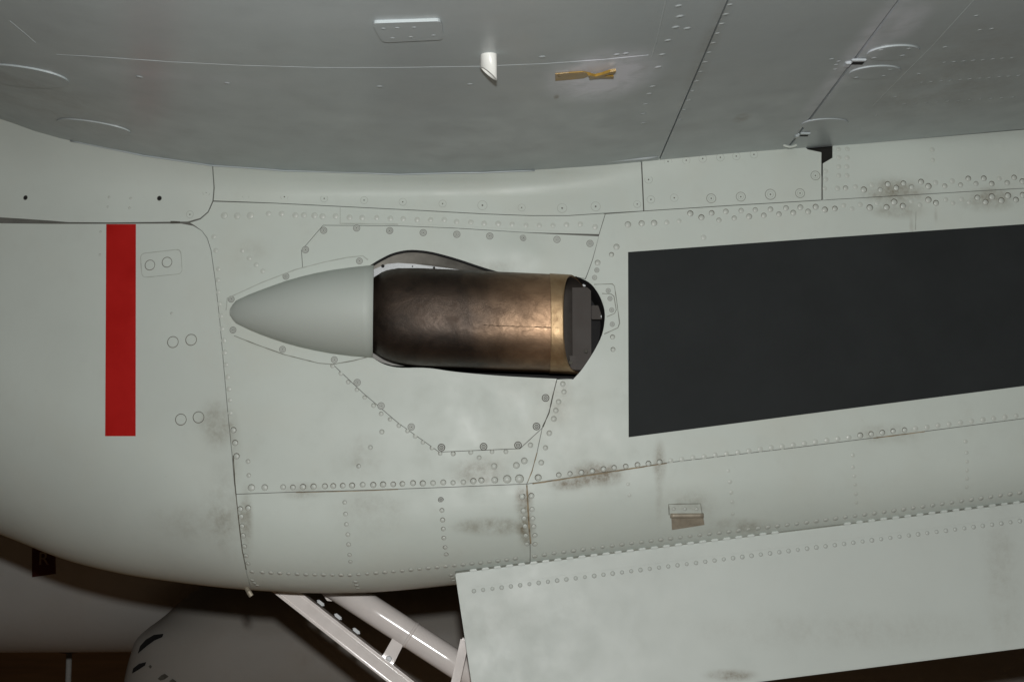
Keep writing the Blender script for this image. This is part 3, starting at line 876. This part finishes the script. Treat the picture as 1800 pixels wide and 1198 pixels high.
rivets([(1084, 434), (1051, 462)], 5.0, SH, 1); rivets([(1237, 417)], 4.6, SH, 0); rivets([(1077, 592), (1078, 614)], 4.4, SH, 2); rivets([(1075, 448)], 4.4, SH, 2)
rivets([(1118, 313), (1118, 325), (1120, 340)], 4.8, SC, 0)
rivets([(606, 883), (607, 903), (609, 921), (611, 939), (612.5, 957), (614, 975), (616, 987)], 3.9, SG, 1)
rivets([(777, 897), (778, 913.5), (779, 929), (780, 945), (782.6, 962), (784, 974)], 4.2, SG, 2)
rivets([(918, 872)], 5.4, SG, 2); rivets([(934, 871)], 5.4, SI, 2)
rivets([(920, 897), (921, 910), (923, 924), (924, 941), (926, 956)], 4.4, SG, 1); rivets([(935.5, 895), (937, 911), (938, 925), (940, 941), (941, 956)], 4.4, SI, 1)
rivets([(422.5, 894), (436, 893)], 4.8, SG, 2)
rivets([(424, 907), (425.5, 924), (427.5, 941), (429.5, 960), (432.5, 976), (436, 990)], 4.6, SG, 1)
rivets([(1104, 850), (1106, 870), (1281, 827), (1283, 846), (1285, 865), (1287, 882), (1288, 903), (1499, 799), (1499, 820), (1502, 836), (1503, 851), (1505, 868), (1505, 883), (1697, 775), (1699, 795), (1700, 811), (1700, 826), (1700, 841), (1699, 856)], 3.6, SI, 0)
joined_studs('rivet_row', RIV[3], along([(461, 1005), (540, 1009), (620, 1010), (700, 1003), (772, 996), (885, 984), (920, 979)], 15.4) + [(443, 1004), (443, 1019), (447, 1024), (452, 1028), (625, 1022), (627, 1028), (629, 1033), (793, 1010), (795, 1015), (797, 1020)], 4.0, SG, [M_RIVET, M_RING[0]])
joined_studs('rivet_row', RIV[3], along([(940, 977), (972, 972), (1112, 954), (1247, 938), (1400, 920), (1600, 893), (1796, 865)], 17.2), 4.0, SI, [M_RIVET, M_RING[0]])
def screws(ptsl, me, r, parent, off=0., name='screw'):
    for p in ptsl: stud(name, me, p[0], p[1], r / 1000, parent, off)
screws([(569, 405), (627, 401), (685, 405.5), (744, 409), (803, 412), (861, 415), (920, 418), (979, 421), (1037, 428), (537, 439), (628, 672), (670, 713), (723, 750)], SCREW_D, 6.6, SF, .0007)
SCREW_K = lathe_mesh('screw_head_dirty', [(1.0, .015, 1), (.78, .03, 0), (.52, .03, 1), (.34, .03, 0), (.14, .03, 1), (0, .02, 1)], 14, [M_SCREW2, M_GAP])
screws([(776, 786), (850, 784.5), (910.5, 782), (943, 749), (959, 699)], SCREW_K, 6.8, SF, .0007)
screws([(775, 878)], SCREW_K, 5.2, SG)
screws([(407, 526), (503, 486), (632, 459), (410, 580), (497, 614), (588, 632)], SCREW_D, 6.2, flange, .0019)
screws([(432, 343), (500, 346), (570, 349), (640, 352), (708, 355), (778, 358), (917, 365), (1120, 359)], SCREW_F, 7.0, SC, .0006)
screws([(848, 361), (988, 366), (1047, 363), (1044, 326)], SCREW_F, 9.0, SC, .0006)
screws([(363, 338), (334, 377)], SCREW_F, 7, SA, .0008)
screws([(1140, 316), (1144, 351), (1185, 348), (1174, 284), (1206, 282), (1235, 279), (1266, 277), (1294, 275), (1325, 272)], SCREW_F, 7.5, SC2, .0013)
screws([(1250, 349), (1302, 346), (1406, 340), (1433, 309)], SCREW_M, 9.0, SC2, .0013); screws([(1354, 342)], SCREW_M, 10.2, SC2, .0013)
screws([(1069, 511), (1072, 525), (1075, 545), (1076, 570), (1049, 475), (1045, 488)], SCREW_D, 4.6, SH, .0024)
for p in [(264, 466), (294, 461)]: stud('fastener', COWLF, *p, .0098, SB, .001)
for p in [(304, 601), (336, 597), (318, 737), (349, 733)]: stud('fastener', COWLF, *p, .0106, SB)
for p in [(46, 348), (281, 349)]: stud('drain_hole', HOLE, *p, .0048, SA, .0022)
joined_studs('rivet_row', RIV[1], [(177, 408), (176, 448), (302, 551), (192, 347), (230, 349), (190, 364), (228, 366)], 1.9, SB, [M_RIVET, M_RING[1]], .0008)

# ---- small vent on the lower skin
vent = rect_on('vent_flange', [(1176, 885), (1231, 884), (1234, 902), (1178, 904)], M_NAC, plane, .0016, .0014, 6, st=.01)
outline('joint_line', [(1176, 904), (1175, 885), (1231, 884), (1234, 902)], vent, .0019, M_RING[1], .0022, False)
bead = [nmap(*hit(1178 + 58 * k / 8, 905 - .5 * k / 8)) for k in range(9)]
link('bead', tube_mesh('bead', [p + n * .002 for p, n in bead], .0045, 10), M_BARE, vent, True)
rect_on('vent_plate', [(1180, 909), (1236, 908), (1238, 921), (1181, 930)], M_BARE, vent, .0014, .0012, 6, st=.01)
for px in (1184, 1203.5, 1224): stud('rivet', RIV[1], px, 894, .0028, vent, .0016)

# ================================================================== wing
def wskin(name, poly, off, label=None, mat=M_WING, gap=.0012):
    uv = inset(poly, gap)
    o = patch(name, uv, wmap, off, .004, mat, plane, .05)
    if label: o['label'] = label
    return o
def wl_y(px1, py1, px2, py2):
    a = whit(px1, py1); b = whit(px2, py2)
    sl = (b[0] - a[0]) / (b[1] - a[1])
    return lambda y: a[0] + sl * (y - a[1])
s1 = wl_y(1161, 276, 1280, 0); s2 = wl_y(1392, 250, 1580, 0)
YI, YO = .06, -4.2
def yy(a, b, n=60): return [a + (b - a) * k / n for k in range(n + 1)]
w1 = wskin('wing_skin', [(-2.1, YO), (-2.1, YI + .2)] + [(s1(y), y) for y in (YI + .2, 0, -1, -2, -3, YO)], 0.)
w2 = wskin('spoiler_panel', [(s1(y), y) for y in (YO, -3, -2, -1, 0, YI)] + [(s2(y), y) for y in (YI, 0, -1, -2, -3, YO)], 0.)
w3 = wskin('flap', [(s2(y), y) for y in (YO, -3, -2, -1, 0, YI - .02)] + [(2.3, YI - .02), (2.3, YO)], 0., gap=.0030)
# wing box above the skins
vs = []; fs = []
wx = np.arange(-2.15, 2.36, .06)
for x in wx:
    x = float(x)
    for y in (YO, 3.2):
        vs.append((x, y, ZW(x) + .006)); vs.append((x, y, ZW(x) + .30))
for i in range(len(wx) - 1):
    a = 4*i; b = a + 4
    fs += [(a, b, b + 2, a + 2), (a + 1, a + 3, b + 3, b + 1), (a, a + 1, b + 1, b), (a + 2, b + 2, b + 3, a + 3)]
link('wing_structure', mesh_from('wing_structure', vs, fs), M_CORE, plane)
# raised laps that catch the flash
def lap(pl, parent, w=.0013, h=.0004, mat=M_WING):
    q = [whit(*p) for p in resample(pl, 15, False)]
    vs = []; fs = []
    for i, (x, y) in enumerate(q):
        a = q[max(0, i-1)]; b = q[min(len(q)-1, i+1)]
        d = Vector((b[0]-a[0], b[1]-a[1])).normalized(); nx, ny = -d.y, d.x
        for o_, hh in ((-w, -.0002), (-w*.5, h), (w*.5, h), (w, -.0002)):
            p, n = wmap(x + nx*o_, y + ny*o_); vs.append(p + n*hh)
    for i in range(len(q) - 1):
        for k in range(3): fs.append((4*i+k, 4*i+k+1, 4*i+k+5, 4*i+k+4))
    return link('lap_seam', mesh_from('lap_seam', vs, fs), mat, parent)
lap([(100, 96), (170, 100), (300, 109), (420, 115), (560, 119), (700, 119), (840, 117), (960, 112), (1060, 105), (1140, 97)], w1)
lap([(1171, 0), (1163, 35), (1155, 70), (1146, 100)], w1)
lap([(1722, -10), (1640, 80), (1560, 160), (1535, 186)], w3)
lap([(16, 36), (45, 60), (62, 75)], w1, .001, .0005)
# access covers
def cover(parent, poly, h, name='access_cover', step=5):
    return patch(name, uvW(poly, step), wmap, h, h + .001, M_WING, parent, .03)
def ell(cx, cy, rx, ry, rot, n=44):
    return [(cx + rx*math.cos(a)*math.cos(rot) - ry*math.sin(a)*math.sin(rot), cy + rx*math.cos(a)*math.sin(rot) + ry*math.sin(a)*math.cos(rot)) for a in [2*math.pi*k/n for k in range(n)]]
cv = cover(w1, rounded([(653, 36), (776, 32), (780, 65), (672, 70)], 9), .004)
joined_studs('rivet_row', RIV[3], [(674, 45), (698, 44), (728, 43), (690, 62), (722, 60), (762, 57)], 3.2, cv, [M_WING, M_WING], .004, 'W')
c1 = cover(w3, ell(1570, 91, 47, 12, -.10), .0025); c2 = cover(w3, ell(1538, 126, 46, 11, -.08), .0022); c3 = cover(w3, ell(1450, 217, 42, 9, -.05), .0018)
joined_studs('rivet_row', RIV[3], [(1536, 99), (1597, 83), (1586, 95), (1548, 85)], 4, c1, [M_WING, M_WING], .0025, 'W')
joined_studs('rivet_row', RIV[3], [(1505, 134), (1565, 120), (1553, 131)], 4, c2, [M_WING, M_WING], .0022, 'W')
cover(w1, ell(30, 132, 92, 17, .13), .0025); cover(w1, ell(165, 222, 66, 9, .16), .002)
# small bright rivets
wr = [(1192.5, 10.5), (1195, 29), (1187.5, 48), (1208, 50), (1174, 71), (1164, 96), (1157, 118), (1147, 152), (1141, 165), (1135, 183), (1084, 96), (1100, 94), (953, 100), (667, 152), (826, 148), (245, 135), (399, 146), (1131, 200), (1131, 216)]
joined_studs('rivet_row', RIV[3], wr, 5.0, w1, [M_WING, M_WING], 0., 'W')
joined_studs('rivet_row', RIV[3], [(1283 - k * 7.3, 8.5 + k * 16.8) for k in range(13)] + [(1462, 104), (1474, 108), (1470, 114), (1468, 122)], 4.0, w2, [M_WING, M_WING], 0., 'W')
joined_studs('rivet_row', RIV[3], [(1716, 28), (1661, 83), (1615, 130), (1574, 170), (1540, 203), (1722, 53), (1743, 51)] + [(1660 + 17*k, 110 - 1.2*k) for k in range(8)] + [(1620 + 17*k, 145 - 1.2*k) for k in range(11)] + [(1590 + 19*k, 183 - 1.2*k) for k in range(11)], 3.6, w3, [M_WING, M_WING], 0., 'W')
# lip along the junction
lip = [Vector((whit(px, py)[0], 0, 0)) for px, py in ()]
pl = []
for px, py in resample([(120, 243), (250, 270), (370, 288), (500, 298), (700, 304), (850, 301), (940, 297)], 20, False):
    x = X_(px); p = at(px, py, Y0(x) - FAMP(x)); pl.append(Vector((p.x, side(p.x, p.z) - .004, p.z - .0015)))
link('junction_sealant', tube_mesh('junction_sealant', pl, .0015, 6), M_WING, w1, True)
a = at(938, 293, -.024); b = at(1156, 276, -.02)
pl = [a.lerp(b, k/12) for k in range(13)]; pl[-1].z += .002
link('junction_lip', tube_mesh('junction_lip', pl, .0035, 8), M_WING, w1, True)
# hinge fittings at the flap gap
for px, py, s in ((1487, 112, 1.0), (1398, 239, .8)):
    x, y = whit(px, py); p, n = wmap(x, y)
    h_ = link('hinge_fitting', box_mesh('hinge_fitting', p + Vector((.002, 0, .001)), .011*s, .022*s, .008, None, .002), M_WING, w3)
    x2, y2 = whit(px + 17*s, py - 1)
    link('slot', box_mesh('slot', wmap(x2, y2)[0] + Vector((0, 0, .003)), .026*s, .014*s, .008, None, .002), M_HOLE, h_)
    link('hinge_strap', box_mesh('hinge_strap', wmap(x2, y2 - .02)[0] + Vector((0, .0, -.002)), .022*s, .008, .003, None, .001), M_WING, h_)
# notch below the flap root
p = at(1388, 256, -.006)
link('flap_bracket', tube_mesh('flap_bracket', [at(1377 + k*2.6, 255 + 3.2*math.sin(k/9*3.14), -.012) for k in range(10)], .0022, 6), M_NAC, w3)

# drain tube hanging from the wing
bx, by = whit(859, 97)
bp, _ = wmap(bx, by)
sc = (by - EYE.y) / 2.68
rt = .0150 * sc
K = 28
zb_l = at(845, 118, by).z; zb_r = at(873, 141, by).z
vs = []; fs = []
for rr, flip in ((rt, 0), (rt * .86, 1)):
    for k in range(K):
        a = 2*math.pi*k/K; x = bx + rr*math.cos(a); y = by + rr*math.sin(a)
        f = (math.cos(a) * rr / rt + 1) / 2
        vs.append((x, y, bp.z + .004)); vs.append((x, y, zb_l + (zb_r - zb_l) * f))
for k in range(K):
    j = (k + 1) % K
    fs.append((2*k, 2*j, 2*j+1, 2*k+1)); o_ = 2*K
    fs.append((o_+2*k, o_+2*k+1, o_+2*j+1, o_+2*j)); fs.append((2*k+1, 2*j+1, o_+2*j+1, o_+2*k+1))
me = mesh_from('drain_tube', vs, fs)
bm = bmesh.new(); bm.from_mesh(me); bmesh.ops.recalc_face_normals(bm, faces=bm.faces); bm.to_mesh(me); bm.free()
dt = link('drain_tube', me, M_TUBEW, plane)
for p_ in me.polygons: p_.use_smooth = (p_.index % 3 != 2)
dt['label'] = 'white drain tube with slanted open end under the wing'
for e in me.edges: pass

# ================================================================== gear door
def door_y(x):   # hinge line depth
    return DY0 + (DY1 - DY0) * (x - DX0) / (DX1 - DX0)
qa = nmap(*hit(802, 1006))[0]; qb = nmap(*hit(1790, 884))[0]
DX0, DX1, DY0, DY1 = qa.x, qb.x, qa.y - .012, qb.y - .012
TILT = .10
zh = lambda x: qa.z + (qb.z - qa.z) * (x - DX0) / (DX1 - DX0)
def dpoint(px, py, off=0.):
    """point of the door's outer face under a photo pixel; the door leans out a little towards its lower edge"""
    Y = DY0
    for _ in range(8):
        q = at(px, py, Y); Y = door_y(q.x) - (zh(q.x) - q.z) * TILT - off
    return at(px, py, Y)
dn = (Vector((1, (DY1-DY0)/(DX1-DX0), 0)).cross(Vector((0, TILT, 1)))).normalized()
def dmap(px, py): return dpoint(px, py), dn
def door_plate(name, poly, off, th, parent, mat=M_DOOR, bev=.0015):
    me = prism_mesh(name, [dpoint(*p) + dn * off for p in poly], -dn * th)
    if bev:
        bm = bmesh.new(); bm.from_mesh(me); bmesh.ops.bevel(bm, geom=bm.edges[:], offset=bev, segments=2, affect='EDGES'); bm.to_mesh(me); bm.free()
    return link(name, me, mat, parent)
door = door_plate('gear_door', [(800, 1007), (1950, 862.5), (1950, 1119), (838, 1261)], 0, .012, plane)
door['label'] = 'flat grey landing gear door hanging below the nacelle'
leaf = door_plate('hinge_leaf', [(823, 1008), (1800, 884.5), (1950, 865), (1950, 886), (1800, 906), (824, 1032)], .0012, .0015, door, bev=0)
kn = box_mesh('hinge_knuckle', (0, 0, 0), .0130, .005, .0045, None, .0014); kn.materials.append(M_DOOR)
ang = math.atan2(qb.z - qa.z, qb.x - qa.x)
k = 0
for px in np.arange(832, 1800, 21.2):
    if 1372 < px < 1485: continue
    p = dpoint(float(px), 1005.6 - (px - 800) * .1245) + dn * .001
    o = bpy.data.objects.new('hinge_knuckle', kn); col.objects.link(o)
    o.matrix_world = Matrix.Translation(p) @ Matrix.Rotation(-ang, 4, 'Y'); o.parent = door
link('hinge_pin', tube_mesh('hinge_pin', [dpoint(800, 1006) - dn*.004, dpoint(1300, 944) - dn * .004, dpoint(1900, 870) - dn*.004], .0028, 8), M_RING[1], door, True)
joined_studs('rivet_row', RIV[3], along([(833, 1038), (1000, 1017), (1212, 990), (1500, 953), (1793, 915), (1830, 911)], 16.4), 3.2, door, [M_DOOR, M_RING[1]], .0002, dmap)

# ================================================================== landing gear
YG = .30
def gtube(name, a, b, r, parent, mat=M_WHITE, Y=YG, Yb=None, seg=24):
    pa, pb_ = at(*a, Y), at(*b, Yb if Yb is not None else Y)
    return link(name, tube_mesh(name, [pa.lerp(pb_, t) for t in (0, .3, .6, 1)], r, seg), mat, parent, True)
def prism_between(name, a, b, w, d, parent, mat, Y, bev=.003):
    pa, pb_ = at(*a, Y), at(*b, Y); dr = (pb_ - pa); L = dr.length; dr.normalize()
    m = Matrix.Rotation(-math.atan2(dr.z, dr.x), 4, 'Y')
    return link(name, box_mesh(name, (pa + pb_) / 2, L, d, w, m, bev), mat, parent)
leg = gtube('gear_leg', (560, 1010), (930, 1250), .0265, plane)
leg['label'] = 'round white gear leg tube slanting down behind the door'
def on_leg(t): return at(560 + 370*t, 1010 + 240*t, YG)
for t, r in ((.43, .0275),):
    p, q = on_leg(t), on_leg(t + .015)
    link('collar', tube_mesh('collar', [p, q], r, 24), M_WHITE, leg, True)
link('lug', prism_mesh('lug', [at(692, 1117, YG - .012), at(711, 1128, YG - .012), at(690, 1170, YG - .012), at(669, 1158, YG - .012)], Vector((0, .02, 0))), M_WHITE, leg)
bolt(at(683.5, 1157, YG - .0125), Vector((0, -1, 0)), .006, leg).data = (lathe_mesh('lug_bolt', [(1, .0, 0), (1, .4, 0), (.8, .55, 0), (0, .55, 0)], 8, [M_FLANGE]))
link('root_fitting', prism_mesh('root_fitting', [at(560, 1035, YG + .02), at(600, 1040, YG + .02), at(583, 1056, YG + .02), at(575, 1055, YG + .02)], Vector((0, .02, 0))), M_WHITE, leg)
brace = prism_between('gear_brace', (494, 1030), (800, 1270), .024, .030, plane, M_WHITE, YG - .03)
brace['label'] = 'flat white channel brace beside the gear leg'
prism_between('flange', (481, 1036), (787, 1276), .004, .040, brace, M_WHITE, YG - .03, .001)
prism_between('flange', (506, 1023), (812, 1263), .004, .036, brace, M_WHITE, YG - .026, .001)
for t in (.17, .27, .375):
    c = at(494 + 306*t + 18, 1030 + 240*t - 12, YG - .02)
    link('brace_bolt', box_mesh('brace_bolt', c, .017, .012, .006, Matrix.Rotation(math.atan2(240, 306), 4, 'Y'), .002), M_FLANGE, brace)
gs = prism_between('retract_strut', (818, 1120), (795, 1225), .016, .03, plane, M_WHITE, .16)
nub = link('drain_stub', tube_mesh('drain_stub', [at(434, 1034, .1), at(438, 1041, .09), at(442, 1047, .09)], [.004, .0045, .0045], 10), M_BARE, plane)

# ================================================================== fuselage pod and sponson beyond the nacelle
YF = 2.15
vs = []; fs = []
fx = np.arange(-4.6, 4.0, .1)
Kf = 30
zbot = at(120, 1141, YF + .45).z
for x in fx:
    x = float(x)
    yo = min(.44, .035 * max(0, -x - 1.2)**2)
    for k in range(Kf + 1):
        a = -math.pi/2 + math.pi * k / Kf           # bottom -> camera side -> top
        ca, sa = max(0, math.cos(a)), math.sin(a); e = 2/2.6
        H = .62
        vs.append((x, YF + .5 - (.5 - yo) * ca**e, zbot + H + H * math.copysign(abs(sa)**e, sa) + (.006 * x)))
for i in range(len(fx) - 1):
    for k in range(Kf): a = i*(Kf+1) + k; fs.append((a, a + Kf + 1, a + Kf + 2, a + 1))
fus = link('fuselage', outward(mesh_from('fuselage', vs, fs)), M_FUS, plane, True)
fus['label'] = 'dim grey fuselage pod behind the nacelle'
# sponson: stub body with a rounded nose
YS = 1.95
xn = at(238, 1150, YS).x - .05
top_z = at(500, 1075, YS).z
vs = []; fs = []
pro = []
for k in range(13):
    a = math.pi/2 * k / 12; pro.append((xn + .30 * (1 - math.cos(a)), YS + .17 - .17 * math.sin(a)))
pro += [(xn + .30 + .25*k, YS) for k in range(1, 12)]
lev = [(1030, .20, .10), (1050, .16, .06), (1070, .125, .035), (1092, .085, .018), (1110, .045, .008), (1130, .012, .002), (1150, 0, 0), (1200, -.02, 0), (1260, -.03, .02), (1310, -.02, .07), (1345, .03, .16)]
fxo = spline([(r, o) for r, o, _ in lev]); fsh = spline([(r, q) for r, _, q in lev])
zz = []
for k in range(34):
    r = 1030 + (1345 - 1030) * k / 33
    zz.append(at(500, r, YS).z)
    for (x, y) in pro:
        q = max(0, 1 - (x - xn) / .5)
        vs.append((x + fxo(r) * q, y + fsh(r), zz[-1]))
n = len(pro)
for i in range(len(zz) - 1):
    for k in range(n - 1): a = i*n + k; fs.append((a, a + 1, a + n + 1, a + n))
fs.append(tuple(range(n)) + ())
spon = link('sponson', outward(mesh_from('sponson', vs, fs)), M_SPON, plane, True)
spon['label'] = 'dim grey sponson with black gun ports'
def on_obj(px, py, ymin=1.2):
    """first hit of the photo ray on sponson or fuselage meshes"""
    best = None
    from mathutils.bvhtree import BVHTree
    for ob in (spon, fus):
        me = ob.data
        t = BVHTree.FromPolygons([v.co for v in me.vertices], [tuple(p.vertices) for p in me.polygons])
        h = t.ray_cast(EYE, Vector(ray(px, py)))
        if h[0] is not None and (best is None or h[3] < best[2]): best = (h[0], h[1], h[3], ob)
    return best
def decal(name, poly, mat, h=.004):
    ps = []; par = None
    for p in poly:
        b = on_obj(*p)
        if b is None: continue
        nn = b[1] if b[1].dot(Vector(ray(*p))) < 0 else -b[1]
        ps.append(b[0] + nn * h); par = b[3]
    if len(ps) < 3: return None
    return link(name, prism_mesh(name, ps, Vector((0, h * 1.5, 0))), mat, par)
decal('gun_port', [(244, 1148), (248, 1135), (258, 1124), (272, 1116), (288, 1114), (286, 1120), (272, 1126), (258, 1136)], M_HOLE)
decal('gun_port', [(234, 1183), (236, 1174), (246, 1166), (258, 1163), (256, 1169), (244, 1177)], M_HOLE)
decal('stencil_mark', [(278, 1192), (284, 1186), (290, 1183), (297, 1188), (290, 1193), (283, 1195)], M_GAP, .003)
decal('stencil_mark', [(298, 1196), (304, 1192), (311, 1197), (304, 1200)], M_GAP, .003)
decal('stencil_mark', [(262, 1170), (265, 1168), (268, 1171), (265, 1174)], M_GAP, .003)
pl_ = decal('placard', [(57, 962), (98, 962), (98, 1007), (57, 1013)], M_TAG)
b = on_obj(78, 982)
cu = bpy.data.curves.new('letter', 'FONT'); cu.body = 'R'; cu.size = .058; cu.extrude = .0008; cu.align_x = 'CENTER'; cu.align_y = 'CENTER'
to = bpy.data.objects.new('letter_tmp', cu); col.objects.link(to)
dg = bpy.context.evaluated_depsgraph_get()
lm = bpy.data.meshes.new_from_object(to.evaluated_get(dg)); bpy.data.objects.remove(to)
lm.materials.clear()
for v in lm.vertices:
    q = Vector((v.co.x, -v.co.z, v.co.y)); v.co = b[0] + Vector((0, -.008, 0)) + q
link('letter', lm, M_TAGT, b[3])

# ================================================================== loose things
tp = []
def strip(px_poly, h):
    n = len(px_poly)
    a = []
    for p in px_poly: q, nn = wmap(*whit(*p)); a.append(q + nn * h)
    return a
tape_vs = []; tape_fs = []
def add_piece(px_poly, h, th=.0015):
    a = strip(px_poly, h + th); b_ = strip(px_poly, h); n = len(a); o_ = len(tape_vs)
    tape_vs.extend(a + b_)
    tape_fs.append(tuple(o_ + i for i in range(n))); tape_fs.append(tuple(o_ + 2*n - 1 - i for i in range(n)))
    for i in range(n): tape_fs.append((o_ + i, o_ + n + i, o_ + n + (i+1) % n, o_ + (i+1) % n))
add_piece([(976, 128.5), (1000, 126), (1024, 124.5), (1038, 127), (1032, 133), (1026, 135.5), (1000, 138), (976, 140)], .0005)
add_piece([(1032, 124.5), (1046, 127), (1058, 124), (1072, 119), (1082, 117.5), (1080, 121.5), (1066, 125), (1052, 130), (1036, 132)], .0025, .004)
add_piece([(1040, 128), (1056, 128.5), (1078, 129), (1078, 132.5), (1056, 132), (1040, 131.5)], .002, .003)
me = mesh_from('tape_strip', tape_vs, tape_fs)
bm = bmesh.new(); bm.from_mesh(me); bmesh.ops.recalc_face_normals(bm, faces=bm.faces); bm.to_mesh(me); bm.free()
tag(link('tape_strip', me, M_TAPE), 'torn amber tape strip stuck under the grey wing', 'tape')
# post standing on the floor beyond the fuselage
pp = at(121, 1165, 3.6)
post = bpy.data.objects.new('support_post', None); col.objects.link(post); post.location = (pp.x, 3.6, 0)
tag(post, 'thin grey support post standing on the floor below the fuselage', 'post')
vl = lathe_mesh('post_tube', [(.0115, 0, 0), (.0115, at(121, 1147, 3.6).z, 0), (0, at(121, 1147, 3.6).z, 0)], 16, [M_POST])
o = link('pole', vl, M_POST, post, True)
vl = lathe_mesh('post_base', [(.2, 0, 0), (.2, .015, 0), (.05, .03, 0), (0, .03, 0)], 24, [M_POST]); link('base', vl, M_POST, post)
vl = lathe_mesh('post_pad', [(.03, at(121, 1147, 3.6).z + .001, 0), (.05, at(121, 1147, 3.6).z + .005, 0), (.06, at(121, 1140, 3.6).z, 0), (0, at(121, 1140, 3.6).z, 0)], 16, [M_HOLE]); link('pad', vl, M_HOLE, post)
fix_parents()
